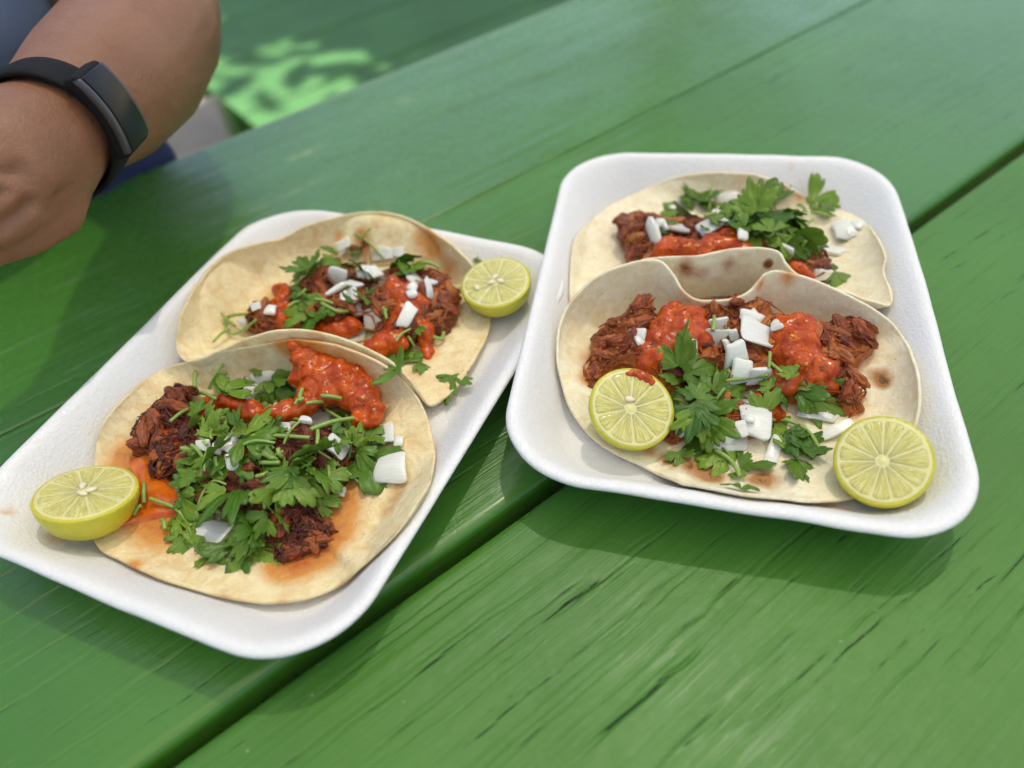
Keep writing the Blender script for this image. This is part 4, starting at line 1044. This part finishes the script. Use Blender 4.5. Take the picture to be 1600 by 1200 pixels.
  9.2,-0.0,-0.0,1.0,166,16.4],[3,71.3,191.0,9.2,0.01,-0.0,1.0,5,13.7],[3,86.3,177.2,9.2,0.02,0.02,1.0,51,19.5],[3,77.2,154.3,27.6,0.24,0.69,0.68,82,11.1],
  [3,105.1,194.5,9.2,0.03,-0.02,1.0,-36,15.4],[3,108.3,191.4,10.2,-0.01,-0.02,1.0,-83,16.9],[3,109.2,178.1,9.0,-0.03,0.05,1.0,-61,17.3],[3,117.0,180.2,9.1,
  0.05,0.02,1.0,16,7.5],[3,73.0,201.9,22.5,-0.67,0.24,0.7,-80,13.9],[3,68.5,217.5,13.2,-0.17,-0.68,0.71,-79,12.3],[3,71.8,218.8,17.4,0.64,-0.76,-0.07,113,
  14.5],[3,106.5,207.5,19.8,-0.37,-0.55,0.75,120,6.8],[3,81.4,181.7,9.2,0.01,0.02,1.0,133,10.9],[3,74.5,197.7,21.8,0.76,-0.61,0.23,-146,14.7],[3,63.1,186.5,
  10.6,0.03,0.02,1.0,-89,8.9],[3,77.5,198.8,20.6,0.17,-0.57,0.8,-130,10.2],[3,73.4,199.3,20.2,0.29,-0.53,0.8,164,9.9],[3,81.1,184.6,10.4,0.01,-0.01,1.0,-100,
  15.4],[3,114.0,176.5,11.6,0.0,0.03,1.0,79,5.8],[3,71.3,201.8,24.0,0.44,-0.6,0.67,68,13.4],[3,95.8,228.7,23.5,-0.32,0.04,0.95,70,4.5],[3,111.9,180.6,11.4,
  -0.03,0.01,1.0,39,14.6],[3,73.5,202.8,23.3,0.04,-0.22,0.97,46,12.4],[3,128.2,203.4,8.9,-0.01,0.01,1.0,56,17.8],[3,109.8,188.8,10.2,-0.0,0.02,1.0,-56,11.0],
  [3,81.7,207.9,21.7,0.05,-0.59,0.81,54,10.4],[3,117.7,206.4,17.5,-0.74,-0.46,0.49,9,9.6],[3,100.6,196.9,14.7,-0.55,-0.71,0.44,42,14.7],[3,76.5,223.2,22.6,
  0.42,0.16,-0.9,103,17.6],[3,113.5,207.4,24.9,-0.03,-0.67,0.74,107,7.4],[3,86.2,171.1,10.8,0.04,0.1,0.99,141,6.1],[3,70.1,219.5,26.0,-0.63,0.0,-0.77,44,
  17.0],[3,108.1,200.2,20.6,0.8,-0.23,0.55,7,6.4],[4,99.7,324.1,27.0,0.44,0.37,-0.82,59,19.2],[4,102.0,349.4,10.8,-0.0,-0.03,1.0,-174,14.7],[4,113.7,353.7,
  11.0,-0.01,-0.08,1.0,21,12.7],[4,113.3,320.6,29.1,-0.12,-0.14,0.98,21,14.2],[4,133.3,313.0,27.5,-0.75,-0.43,0.51,56,25.3],[4,134.0,315.2,28.5,0.01,0.15,
  0.99,-101,24.2],[4,138.0,311.4,27.5,0.11,-0.68,0.73,-45,20.6],[4,142.8,312.7,29.0,0.66,0.5,-0.56,20,15.5],[4,144.4,301.6,25.4,-0.01,-0.04,-1.0,20,26.6],
  [4,129.3,307.3,27.4,-0.12,-0.29,-0.95,-124,20.0],[4,135.8,297.0,26.7,0.46,-0.35,0.81,-10,18.5],[4,148.7,298.0,22.8,-0.09,-0.55,0.83,-28,13.8],[4,165.5,
  293.8,9.2,-0.14,0.03,0.99,-82,20.5],[4,163.6,285.7,11.0,-0.15,0.15,0.98,-104,13.5],[4,168.1,336.5,15.9,-0.39,-0.54,0.75,14,18.7],[4,177.3,309.8,12.9,-0.45,
  -0.07,0.89,39,7.4],[4,145.4,295.6,16.5,-0.43,-0.88,-0.19,-126,15.2],[4,105.8,311.1,32.0,-0.26,-0.15,0.95,6,8.4],[4,147.6,342.2,14.9,-0.25,-0.21,0.95,79,
  19.5],[4,140.7,304.7,28.7,0.6,-0.58,0.54,-89,19.1],[4,110.9,356.3,13.9,-0.06,-0.3,0.95,43,16.0],[4,147.4,311.1,27.2,0.68,0.73,0.0,-58,11.4],[4,172.0,332.6,
  16.4,-0.37,-0.41,0.83,-11,10.5],[4,85.4,319.7,26.8,-0.15,-0.24,0.96,-88,10.9],[4,149.8,304.0,27.7,0.81,0.31,-0.5,48,25.4],[4,174.5,309.8,12.9,-0.36,-0.09,
  0.93,-43,4.3],[4,106.0,358.7,14.4,-0.07,-0.4,0.91,-59,10.9],[4,119.5,297.3,32.5,0.67,-0.17,0.72,111,14.3],[4,138.4,295.1,25.6,0.41,-0.69,0.6,154,9.5],[4,
  114.9,315.0,28.9,-0.66,-0.58,0.47,20,8.2],[4,132.2,295.2,31.4,0.2,-0.47,0.86,90,14.0],[4,101.6,310.1,28.9,0.82,0.55,-0.12,-100,9.3],[4,128.5,309.7,34.3,
  -0.27,-0.95,-0.14,78,21.1],[4,140.3,293.6,26.3,-0.1,-0.19,-0.98,-106,14.1],[4,126.8,311.4,33.9,0.34,-0.84,0.42,25,8.7],[4,125.4,314.8,33.3,-0.26,0.05,0.96,
  -124,19.7],[0,-26.9,244.4,9.8,-0.17,0.03,0.98,-95,15.9],[5,-12.4,319.5,14.3,-0.28,-0.66,0.7,6,6.7]]
ONION = [[1,-117.7,248.9,10.2,0.03,-0.31,0.95,5,9.6,7.5],[1,-112.6,252.7,13.6,-0.04,-0.88,0.48,6,12.4,5.0],[1,-116.7,206.0,22.9,0.12,-0.27,0.96,62,9.6,6.6],[1,
  -98.0,211.9,22.1,-0.34,0.19,0.92,-20,12.3,6.2],[1,-85.2,227.2,9.2,0.01,-0.0,1.0,19,8.7,13.1],[1,-57.0,213.0,11.4,-0.2,0.11,0.97,-8,10.5,12.7],[1,-73.5,
  201.0,20.0,-0.46,0.39,-0.8,-25,11.0,8.8],[1,-52.7,193.4,11.3,-0.26,-0.12,0.96,-8,15.1,14.4],[1,-123.7,171.5,9.2,-0.04,0.02,1.0,-18,17.3,13.8],[1,-113.5,
  194.4,25.1,-0.66,0.32,-0.68,-8,5.9,6.4],[1,-126.6,203.9,26.4,0.07,-0.74,0.67,-8,6.0,4.4],[1,-73.9,186.0,9.3,-0.03,0.0,1.0,-7,5.0,4.4],[1,-116.0,250.0,10.6,
  0.05,-0.51,0.86,20,6.2,3.6],[1,-50.3,208.1,10.2,-0.04,-0.12,0.99,-1,4.7,5.7],[1,-121.2,202.3,24.9,-0.72,0.04,-0.7,4,4.5,5.0],[1,-122.2,252.0,12.4,0.01,
  -0.73,0.68,62,4.5,4.8],[1,-87.0,224.6,9.3,-0.0,0.02,1.0,-4,5.4,5.2],[1,-129.0,174.7,9.3,0.01,-0.0,1.0,15,3.1,4.2],[1,-113.9,251.0,11.3,0.0,-0.66,0.75,95,
  4.1,5.3],[1,-85.4,210.8,27.3,0.25,0.5,0.83,-5,5.5,3.4],[1,-115.7,232.9,23.1,0.68,0.63,0.37,57,5.0,5.7],[2,-112.9,291.4,20.5,0.03,-0.13,-0.99,-9,5.3,7.7],
  [2,-82.6,313.7,18.6,0.12,0.82,-0.56,73,11.0,9.4],[2,-72.9,302.1,22.8,-0.05,-0.14,-0.99,-24,8.3,6.6],[2,-80.8,298.2,23.6,-0.31,0.94,0.17,-2,11.8,3.6],[2,
  -74.1,292.6,22.5,0.26,-0.49,0.83,22,10.0,7.7],[2,-64.3,313.1,20.5,0.38,0.12,0.92,23,9.8,10.7],[2,-60.4,315.0,12.9,0.99,-0.16,0.03,-36,11.2,8.2],[2,-69.7,
  288.4,17.7,0.04,-0.1,0.99,6,10.6,10.3],[2,-62.3,282.6,14.7,0.08,-0.93,0.36,-23,11.7,10.3],[2,-42.7,305.6,17.3,0.63,-0.14,0.76,-36,11.5,8.0],[2,-35.5,289.3,
  25.1,0.85,-0.44,0.31,6,4.1,11.5],[2,-45.6,274.1,22.3,0.2,-0.63,0.75,-35,6.8,12.5],[2,-73.4,279.2,9.1,0.01,-0.0,1.0,6,10.6,10.3],[2,-60.9,335.8,14.2,-0.29,
  -0.66,0.69,-10,11.5,7.1],[2,-52.8,333.7,15.5,-0.29,-0.66,0.69,-10,7.7,5.6],[2,-94.4,321.3,23.5,-0.31,-0.31,0.9,-10,6.2,5.4],[2,-82.8,345.8,14.4,-0.3,-0.67,
  0.68,24,9.1,8.6],[2,-128.8,291.8,13.7,-0.41,-0.9,-0.15,-9,5.9,5.2],[2,-120.9,295.0,20.9,0.11,-0.76,0.64,10,5.5,4.5],[2,-66.3,313.1,21.2,0.14,0.25,0.96,
  10,4.3,4.8],[2,-43.0,286.1,25.4,0.08,0.08,0.99,7,5.4,4.5],[2,-99.6,326.5,19.5,-0.3,-0.76,0.58,95,6.5,5.1],[2,-42.6,290.5,25.5,0.19,-0.4,0.9,64,5.0,5.1],
  [2,-69.8,310.0,21.8,0.51,-0.16,0.84,10,4.6,6.0],[2,-66.4,310.8,21.1,0.5,0.02,0.86,35,4.1,4.8],[2,-33.6,297.5,22.1,-0.22,-0.06,-0.97,58,4.2,5.5],[3,91.9,
  240.9,25.7,0.17,0.86,-0.49,-9,7.9,7.4],[3,90.0,234.3,23.0,-0.07,-0.99,0.13,-38,13.4,11.6],[3,95.2,223.4,24.3,-0.08,0.85,-0.52,18,8.7,13.1],[3,107.0,232.0,
  28.0,0.25,-0.26,0.93,-17,14.3,12.1],[3,114.8,233.9,29.6,-0.39,0.61,0.69,-9,4.4,7.2],[3,106.8,242.4,27.5,-0.05,0.36,-0.93,-32,9.0,4.9],[3,57.2,239.0,24.9,
  0.45,0.0,0.89,19,3.9,6.2],[3,96.7,217.5,20.8,0.15,-0.93,0.33,-9,8.7,9.5],[3,103.7,214.6,19.5,-0.03,-0.98,-0.2,-9,8.6,8.3],[3,99.7,212.6,9.5,-0.01,-0.0,
  1.0,-30,15.4,9.7],[3,96.9,194.7,14.8,0.21,0.07,0.98,-15,11.5,19.5],[3,101.3,182.4,9.4,0.01,0.0,1.0,-28,4.6,12.5],[3,84.3,188.6,9.6,0.02,-0.01,1.0,-1,14.6,
  5.7],[3,71.3,198.0,16.0,-0.49,0.25,0.84,5,9.4,6.9],[3,67.1,197.3,15.9,0.52,0.42,-0.74,-8,4.7,10.4],[3,124.7,198.8,9.4,0.01,0.04,1.0,-15,24.5,5.3],[3,77.4,
  227.9,27.2,0.0,-0.99,0.17,-9,4.4,6.0],[3,128.4,189.2,10.3,-0.29,-0.21,0.93,16,14.6,4.0],[3,97.2,233.9,26.2,0.05,0.82,-0.57,45,3.6,4.1],[3,108.6,245.3,26.3,
  0.28,-0.3,0.91,41,5.8,3.7],[3,89.6,189.9,16.8,0.32,-0.61,0.73,8,4.4,5.6],[3,127.3,197.3,9.5,-0.01,0.02,1.0,62,2.8,5.3],[3,84.3,190.2,11.6,-0.02,-0.58,0.82,
  44,5.1,4.6],[3,93.6,230.4,23.2,0.86,-0.39,0.34,16,4.3,5.7],[3,57.0,240.8,26.0,0.26,0.2,-0.95,72,5.1,6.0],[3,92.9,193.4,18.1,-0.31,0.25,0.92,64,2.6,4.3],
  [4,79.2,313.5,23.6,-0.92,-0.14,-0.35,-2,15.8,16.0],[4,91.3,314.2,26.6,-0.23,-0.24,-0.94,-10,10.9,10.6],[4,106.7,309.2,29.6,0.42,0.15,-0.9,14,16.7,7.9],
  [4,114.5,315.6,28.4,-0.42,-0.7,0.57,-11,10.9,9.3],[4,129.9,355.0,12.0,-0.12,-0.6,0.79,-2,16.0,8.0],[4,177.8,314.4,13.7,-0.38,-0.01,0.93,-2,9.9,15.0],[4,
  169.1,303.7,9.9,-0.21,0.02,0.98,-36,13.5,7.4],[4,139.6,290.6,22.9,0.64,0.77,-0.03,-58,7.0,7.7],[4,154.1,279.0,15.4,-0.02,-1.0,-0.1,-10,8.1,5.7],[4,100.4,
  354.1,10.1,-0.02,-0.08,1.0,6,8.0,5.1],[4,127.6,308.9,25.6,-0.12,-0.96,-0.25,-10,7.2,5.3],[4,84.8,313.6,27.8,-0.87,-0.45,-0.19,42,4.6,3.6],[4,183.8,313.3,
  16.3,-0.39,0.13,0.91,60,6.2,6.6],[4,117.6,295.0,32.1,0.43,-0.41,0.8,-9,6.1,6.3],[4,83.8,318.9,26.8,-0.18,-0.56,0.81,3,4.9,4.8],[4,178.8,310.9,14.1,-0.42,
  -0.04,0.9,46,5.4,5.1],[4,105.1,359.4,11.5,-0.13,-0.61,0.78,5,5.1,4.2],[4,126.1,305.9,25.2,0.87,0.19,-0.45,51,4.2,4.2]]
STEM = [[1,[[-138.0,249.6,12.7],[-129.9,256.0,21.4]]],[1,[[-110.4,206.0,27.1],[-83.0,201.6,26.5]]],[1,[[-108.8,199.8,28.9],[-96.1,199.2,28.5]]],[1,[[-93.4,200.1,
  26.1],[-86.8,208.8,29.3]]],[1,[[-85.8,233.7,11.6],[-71.3,213.2,21.8]]],[1,[[-87.1,222.3,24.7],[-81.4,226.2,20.3]]],[1,[[-83.1,205.7,26.8],[-67.6,215.6,
  20.0]]],[1,[[-81.9,197.7,24.9],[-74.6,195.2,17.1],[-66.6,189.9,9.9],[-64.3,185.3,10.3]]],[1,[[-124.8,201.4,25.6],[-124.5,192.2,24.1]]],[1,[[-121.0,197.8,
  25.5],[-118.2,191.6,20.8]]],[1,[[-144.1,220.2,25.2],[-140.4,229.8,21.2]]],[1,[[-149.9,189.5,14.2],[-139.4,184.9,12.0],[-132.5,177.1,10.0]]],[1,[[-153.6,
  196.6,14.9],[-152.1,188.1,13.4]]],[1,[[-144.7,181.0,10.3],[-141.2,175.1,12.1]]],[1,[[-130.7,178.0,11.5],[-126.3,185.1,18.2],[-121.6,189.2,21.2],[-115.6,
  186.2,21.9]]],[1,[[-127.2,184.6,11.1],[-119.5,180.7,10.2]]],[1,[[-103.3,197.7,28.5],[-103.2,194.2,23.7]]],[1,[[-102.6,193.6,24.1],[-94.3,192.0,24.7]]],
  [1,[[-93.0,188.9,23.4],[-79.6,184.5,17.2]]],[1,[[-76.3,191.2,20.4],[-76.8,184.0,16.1]]],[1,[[-79.5,184.8,17.0],[-72.5,190.1,11.4]]],[1,[[-99.2,226.1,11.2],
  [-84.6,209.3,27.5]]],[1,[[-80.7,206.4,25.3],[-80.0,198.0,26.2]]],[1,[[-120.0,213.1,24.8],[-129.2,235.0,11.2]]],[1,[[-140.0,193.8,13.8],[-136.8,185.2,11.5]]],
  [1,[[-72.8,209.9,20.9],[-68.7,204.3,19.4]]],[1,[[-143.0,248.9,11.7],[-126.3,229.4,26.3]]],[1,[[-97.5,198.8,25.5],[-103.1,201.0,27.4]]],[1,[[-89.3,222.8,
  26.0],[-89.4,230.4,25.7]]],[1,[[-124.5,203.0,27.2],[-128.6,207.7,26.3]]],[1,[[-130.4,180.5,10.9],[-124.1,181.8,9.9]]],[1,[[-98.2,187.0,25.3],[-102.6,185.6,
  25.7]]],[1,[[-81.1,184.7,21.2],[-82.8,180.7,17.8]]],[1,[[-124.0,214.1,25.2],[-123.5,206.3,26.7]]],[1,[[-135.8,250.8,13.8],[-129.3,254.5,17.2]]],[1,[[-95.1,
  197.2,26.9],[-93.8,194.7,24.5]]],[1,[[-81.1,225.8,24.7],[-73.3,226.0,21.6]]],[1,[[-131.7,202.4,24.6],[-135.1,202.8,27.4]]],[1,[[-152.3,186.2,14.3],[-155.4,
  183.4,12.4]]],[1,[[-131.1,176.2,11.7],[-131.0,171.8,10.3]]],[1,[[-98.3,194.1,26.1],[-95.5,193.7,24.7]]],[1,[[-74.9,187.8,14.3],[-74.3,191.1,19.1]]],[1,
  [[-121.2,226.7,11.5],[-116.6,205.7,26.4]]],[1,[[-141.8,246.2,18.1],[-143.9,256.9,17.5]]],[1,[[-93.5,197.1,25.3],[-99.9,194.9,24.4]]],[1,[[-88.0,224.3,25.8],
  [-91.7,221.8,25.5]]],[1,[[-131.4,204.7,26.3],[-126.5,199.3,24.1]]],[2,[[-75.2,347.9,20.5],[-67.8,340.8,18.5],[-60.6,332.8,13.2]]],[2,[[-39.9,315.8,21.0],
  [-30.3,311.8,19.4]]],[2,[[-139.6,295.0,11.6],[-138.0,300.0,12.2],[-125.9,292.6,18.8]]],[2,[[-139.6,295.0,11.3],[-133.8,288.4,10.2],[-120.4,288.3,18.0]]],
  [2,[[-87.2,288.7,23.7],[-78.6,281.0,23.9],[-73.2,286.2,19.1]]],[2,[[-46.2,267.1,15.7],[-43.8,264.5,11.0]]],[2,[[-35.6,269.2,12.1],[-31.0,267.5,11.6],[-29.8,
  271.7,11.7]]],[2,[[-57.2,280.9,23.3],[-57.3,279.8,20.2]]],[2,[[-101.3,296.3,22.5],[-95.1,298.4,25.7]]],[2,[[-71.2,343.4,20.9],[-65.9,346.2,23.8]]],[2,[[-136.4,
  290.1,12.0],[-141.6,280.3,13.7]]],[2,[[-51.3,261.6,18.6],[-44.2,268.2,19.3]]],[2,[[-97.6,296.9,19.7],[-104.0,290.5,22.2]]],[2,[[-134.0,293.5,11.1],[-141.5,
  301.7,13.6]]],[2,[[-90.3,290.9,24.7],[-81.5,288.4,22.5]]],[2,[[-55.7,280.3,22.2],[-55.0,272.5,23.5]]],[3,[[87.4,210.0,24.3],[98.2,215.0,18.6],[106.3,212.9,
  21.6]]],[3,[[102.5,196.1,13.4],[111.3,197.3,10.1],[117.4,190.2,10.5],[118.5,180.0,11.4]]],[3,[[78.1,184.8,11.8],[82.9,179.6,10.9],[83.9,170.9,12.2]]],[3,
  [[109.3,222.0,25.6],[106.8,214.6,24.0]]],[3,[[91.8,220.0,20.0],[93.0,216.4,19.7]]],[3,[[74.4,203.4,20.3],[75.5,197.9,18.1]]],[3,[[95.7,238.0,26.7],[97.0,
  233.1,23.8]]],[3,[[86.3,206.7,23.6],[82.4,204.0,20.0]]],[3,[[107.9,220.0,23.1],[110.8,210.6,25.0]]],[3,[[88.2,235.3,28.8],[91.4,245.1,28.1]]],[3,[[81.5,
  186.3,10.2],[83.5,180.7,11.2]]],[3,[[70.9,201.3,20.5],[68.0,214.4,11.3]]],[4,[[117.3,346.7,11.2],[121.8,360.7,18.4]]],[4,[[135.9,310.7,28.0],[134.7,297.7,
  29.0],[144.4,299.7,24.0]]],[4,[[162.1,331.2,13.3],[165.1,331.4,14.5]]],[4,[[149.8,294.7,24.9],[147.5,294.0,19.8]]],[4,[[103.7,312.3,32.8],[112.2,315.8,
  30.1]]],[4,[[167.1,326.5,13.4],[160.8,320.0,11.9]]],[4,[[111.8,318.2,29.4],[122.1,328.5,26.4]]],[4,[[164.8,332.5,14.5],[162.3,337.9,15.2]]],[4,[[120.8,
  351.0,12.1],[122.7,325.9,27.5]]],[4,[[167.3,330.9,14.6],[174.6,325.2,14.8]]]]

def leaf_mesh(size, rng, whole=False):
    """a cilantro leaflet: three toothed lobes fanning from the stalk, gently cupped"""
    L = size / 1000
    lobes = [(rng.uniform(-6, 6), 1.0, 29), (rng.uniform(46, 60), rng.uniform(.70, .95), 27), (-rng.uniform(46, 60), rng.uniform(.70, .95), 27)]
    if rng.random() < .45: lobes += [(rng.uniform(92, 104), .5, 24), (-rng.uniform(92, 104), .5, 24)]
    na, nr = 97, 7
    lo, hi = rng.choice(((-118, 118), (-118, 118), (-118, 35), (-30, 118), (-75, 75)))
    if whole: lo, hi = -118, 118
    ph = rng.uniform(0, 6)
    cup, curl, tw = rng.uniform(-.45, .5), rng.uniform(-.2, 1.0), rng.uniform(-.7, .7)
    fold = rng.uniform(-.1, .4)
    vs, vein = [], []
    for ia in range(na):
        a = lo + (hi - lo) * ia / (na - 1)
        R = .22
        vn = 0
        for c, l, wd in lobes:
            u = (a - c) / wd
            if abs(u) < 1:
                teeth = .80 + .20 * abs(math.cos(u * 4.6)) ** .8
                R = max(R, l * (1 - abs(u) ** 2.6) ** .5 * teeth)
            vn = max(vn, math.exp(-((a - c) / 3.2) ** 2), .55 * math.exp(-((abs(a - c) - 13) / 2.6) ** 2))
        R *= 1 + .07 * math.sin(a * .23 + ph)
        if abs(a) > 100: R *= max(.3, 1 - (abs(a) - 100) / 22)
        for ir in range(nr):
            q = ir / (nr - 1)
            x, y = R * q * math.cos(math.radians(a)), R * q * math.sin(math.radians(a))
            z = cup * (y * y) + fold * abs(y) * .6 - curl * x * x * .55 + tw * x * y
            z += .06 * mnoise.noise(Vector((x * 5 + ph, y * 5, ph))) + .02 * mnoise.noise(Vector((x * 14 + ph, y * 14, ph)))
            vs.append((x * L, y * L, z * L)); vein.append(vn * (1 - .5 * q) * (q > 0))
    me = mesh('cilantro_leaf', vs, grid_faces(na, nr))
    attr(me, 'vein', vein)
    return me

def orient(o, n, head, rng, tilt=.3, up=.6):
    nn = (Vector(n) + Vector((0, 0, up)) + Vector((rng.uniform(-tilt, tilt), rng.uniform(-tilt, tilt), 0))).normalized()
    h = Vector((math.cos(math.radians(head)), math.sin(math.radians(head)), 0))
    x = (h - nn * h.dot(nn)).normalized()
    y = nn.cross(x)
    o.rotation_mode = 'QUATERNION'
    o.rotation_quaternion = Matrix(((x.x, y.x, nn.x), (x.y, y.y, nn.y), (x.z, y.z, nn.z))).to_quaternion()

rng = random.Random(17)
for k, x, y, z, nx, ny, nz, head, size in LEAF:
    me = leaf_mesh(min(size, 22) * (rng.uniform(.82, 1.1) if k in TACO else 1), rng, k == 0)
    o = obj('cilantro_leaf', me, LEAFM[0] if k in (0, 1, 5) or rng.random() < .55 else LEAFM[1], TACO.get(k))
    o.location = V((x, y, z))
    orient(o, (nx, ny, nz), head, rng, .32 if k in TACO else .05, 1.1)
    sd = o.modifiers.new('thick', 'SOLIDIFY'); sd.thickness = .00018; sd.offset = 0
    if k == 0: tag(o, 'single loose cilantro leaf lying on foam beside corn taco', 'cilantro leaf')
    if k == 5: tag(o, 'tiny cilantro scrap stuck on the edge of the seeded lime half', 'cilantro scrap')

def onion_mesh(wd, ht, rng):
    wd, ht, th = wd / 1000, ht / 1000, rng.uniform(.0018, .0032)
    bm = bmesh.new()
    bmesh.ops.create_cube(bm, size=1)
    tp = rng.uniform(-.45, .45); sk = rng.uniform(-.4, .4)
    bmesh.ops.bevel(bm, geom=bm.edges[:], offset=.13, segments=3, affect='EDGES', profile=.5)
    bmesh.ops.subdivide_edges(bm, edges=[e for e in bm.edges if e.calc_length() > .4], cuts=4, use_grid_fill=True)
    cv = rng.uniform(.5, 1.4) * rng.choice((1, 1, -1)); ph = rng.uniform(0, 9)
    for v in bm.verts:
        x, y, z = v.co
        X = x * (1 + tp * y) + sk * y * .5 + .06 * mnoise.noise(Vector((x * 2 + ph, y * 2, z)))
        Y = y * (1 + .15 * math.sin(x * 3 + ph)) + .06 * mnoise.noise(Vector((x * 2, y * 2 + ph, z)))
        v.co = Vector((X * wd, Y * ht, z * th * (1 + .2 * x) * (1 - 1.5 * x * x) * (1 - 1.2 * y * y) + cv * (.25 - Y * Y) * ht * .35))
    me = bpy.data.meshes.new('onion_piece')
    bm.to_mesh(me); bm.free()
    return me
for k, x, y, z, nx, ny, nz, head, wd, ht in ONION:
    o = obj('onion_piece', onion_mesh(min(wd, 15) * (1.08 if k == 3 else .92), min(ht, 14) * (1.08 if k == 3 else .92), rng), ONIONM, TACO[k])
    o.location = V((x, y, z))
    orient(o, (nx, ny, nz), head, rng, .22, .3)

for k, pts in STEM:
    P = [V(p) for p in pts]
    if len(P) == 2:
        P.insert(1, (P[0] + P[1]) / 2 + Vector((rng.uniform(-.001, .001), rng.uniform(-.001, .001), rng.uniform(.0002, .0014))))
    r = rng.uniform(.00055, .00095)
    vs, fs = tube([tuple(p) for p in P], [r * 1.05, r, r * .9], 8, 14)
    obj('cilantro_stem', mesh('cilantro_stem', vs, fs), STEMM, TACO[k])

# salsa smear on the cut face of the lime lying on the wavy taco
smear = blob('salsa_smear', [(x / 1000, y / 1000, z / 1000, r / 1000) for x, y, z, r in SMEAR], .0005, 6)
so = obj('salsa_smear', bumpy(smear, [(300, .0006), (800, .0003)]), SALSAM)
tag(so, 'smear of red salsa on the cut face of the lime on taco', 'salsa')

# ------------------------------------------------------------------ the person at the table edge
def chain(pts, step=.10):
    out = []
    for a, b in zip(pts[:-1], pts[1:]):
        A, B = V(a), V(b)
        n = max(2, int((B - A).length * 1000 / (min(a[3], b[3]) * step)))
        for i in range(n):
            t = i / n
            p = A.lerp(B, t)
            out.append((p.x, p.y, p.z, (a[3] * (1 - t) + b[3] * t) / 1000))
    A = V(pts[-1]); out.append((A.x, A.y, A.z, pts[-1][3] / 1000))
    return out
P_ = PERSON
sp = chain(P_['hand']) + chain(P_['hand2']) + chain(P_['fore']) + chain(P_['upper'])
for f in P_['fing']: sp += chain(f)
body = blob('person', sp, .0018, 5, 3)
hb = bvh_of(body)
push = np.zeros(len(body.vertices))
for pts, wd, dp in P_['crease']:
    cpts = [hb.find_nearest(V(p))[0] for p in pts]
    line = [cpts[i].lerp(cpts[i + 1], t / 6) for i in range(len(cpts) - 1) for t in range(6)] + [cpts[-1]] if len(cpts) > 1 else cpts
    for v in body.vertices:
        d = min((v.co - q).length_squared for q in line) if (v.co - line[0]).length < .06 else 1
        if d < (3 * wd / 1000) ** 2:
            push[v.index] += dp / 1000 * math.exp(-d / (wd / 1000) ** 2)
nrm_ = [v.normal.copy() for v in body.vertices]
for v in body.vertices:
    if push[v.index]: v.co -= nrm_[v.index] * max(-.003, min(.003, push[v.index]))
body.update()
person = obj('person', body, m_skin())
tag(person, 'person in blue shirt resting a bent bare forearm on the table', 'person')
SHIRT = m_plain('blue_shirt', (.10, .14, .24), .85, .12, 500, .4, .0006)
NAVY = m_plain('navy_shorts', (.012, .020, .075), .8, .25, 60, .5, .002)
obj('shirt', bumpy(blob('shirt', chain(P_['shirt'][:3]) + chain(P_['shirt'][3:]) + [(*V(p), p[3] / 1000) for p in P_['shirt']], .006, 10, 3), [(14, .008), (35, .003)]), SHIRT, person)
obj('shorts', bumpy(blob('shorts', chain(P_['thigh']), .005, 6, 3), [(25, .006), (60, .003)]), NAVY, person)

# ------------------------------------------------------------------ fitness band on the wrist
Wc = V(P_['wrist']); ax = V(P_['wrist_dir']).normalized()
co = (V(P_['case']) - Wc); co = (co - ax * co.dot(ax)).normalized()
tn = ax.cross(co)
band = thing('fitness_band', Wc, 'black fitness band with slim dark screen worn on the wrist', 'fitness band')
fr = Matrix(((tn.x, ax.x, co.x), (tn.y, ax.y, co.y), (tn.z, ax.z, co.z)))
band.rotation_mode = 'QUATERNION'
band.rotation_quaternion = fr.to_quaternion()
BLK = m_plain('black_rubber', (.007, .007, .008), .75, .2, 900, .3, .0003, Specular_IOR_Level=.2)
GLS = m_plain('dark_glass', (.006, .006, .007), .28, .1, 50, .0, .0001, Specular_IOR_Level=.25)
MTL = m_plain('grey_metal', (.10, .10, .11), .32, .1, 300, .1, .0002, Metallic=.8)
rw = P_['wrist'][3] / 1000
vs = []
n = 80
prof = [(-9, 0), (-9.6, .9), (-9, 1.9), (-5, 2.2), (0, 2.3), (5, 2.2), (9, 1.9), (9.6, .9), (9, 0)]
for i in range(n):
    a = 2 * math.pi * i / n
    for y_, h_ in prof:
        r = rw * 1.0 + .0008 + h_ / 1000
        vs.append((r * 1.0 * math.sin(a), y_ / 1000, r * math.cos(a)))
fs = []
m = len(prof)
for i in range(n):
    for j in range(m - 1):
        fs.append((i * m + j, i * m + j + 1, ((i + 1) % n) * m + j + 1, ((i + 1) % n) * m + j))
obj('strap', mesh('strap', vs, fs), BLK, band)
def curved_box(name, L, Wd, h0, h1, mt, bev):
    bm = bmesh.new(); bmesh.ops.create_cube(bm, size=1)
    bmesh.ops.scale(bm, vec=(L, Wd, h1 - h0), verts=bm.verts)
    bmesh.ops.bevel(bm, geom=bm.edges[:], offset=bev, segments=4, affect='EDGES', profile=.5)
    bmesh.ops.subdivide_edges(bm, edges=[e for e in bm.edges if abs(e.verts[0].co.x - e.verts[1].co.x) > L * .6], cuts=10)
    for v in bm.verts:
        v.co.z += (h0 + h1) / 2 + rw - v.co.x ** 2 / (2 * rw) * .55
    me = bpy.data.meshes.new(name); bm.to_mesh(me); bm.free()
    return obj(name, me, mt, band)
cs = curved_box('case', .036, .0225, .0015, .0085, BLK, .0016)
for s in (-1, 1):
    e = curved_box('metal_edge', .033, .0022, .0055, .0092, MTL, .0008)
    e.location.y = s * .0106
scn = curved_box('screen', .0325, .0188, .0080, .0095, GLS, .0005)
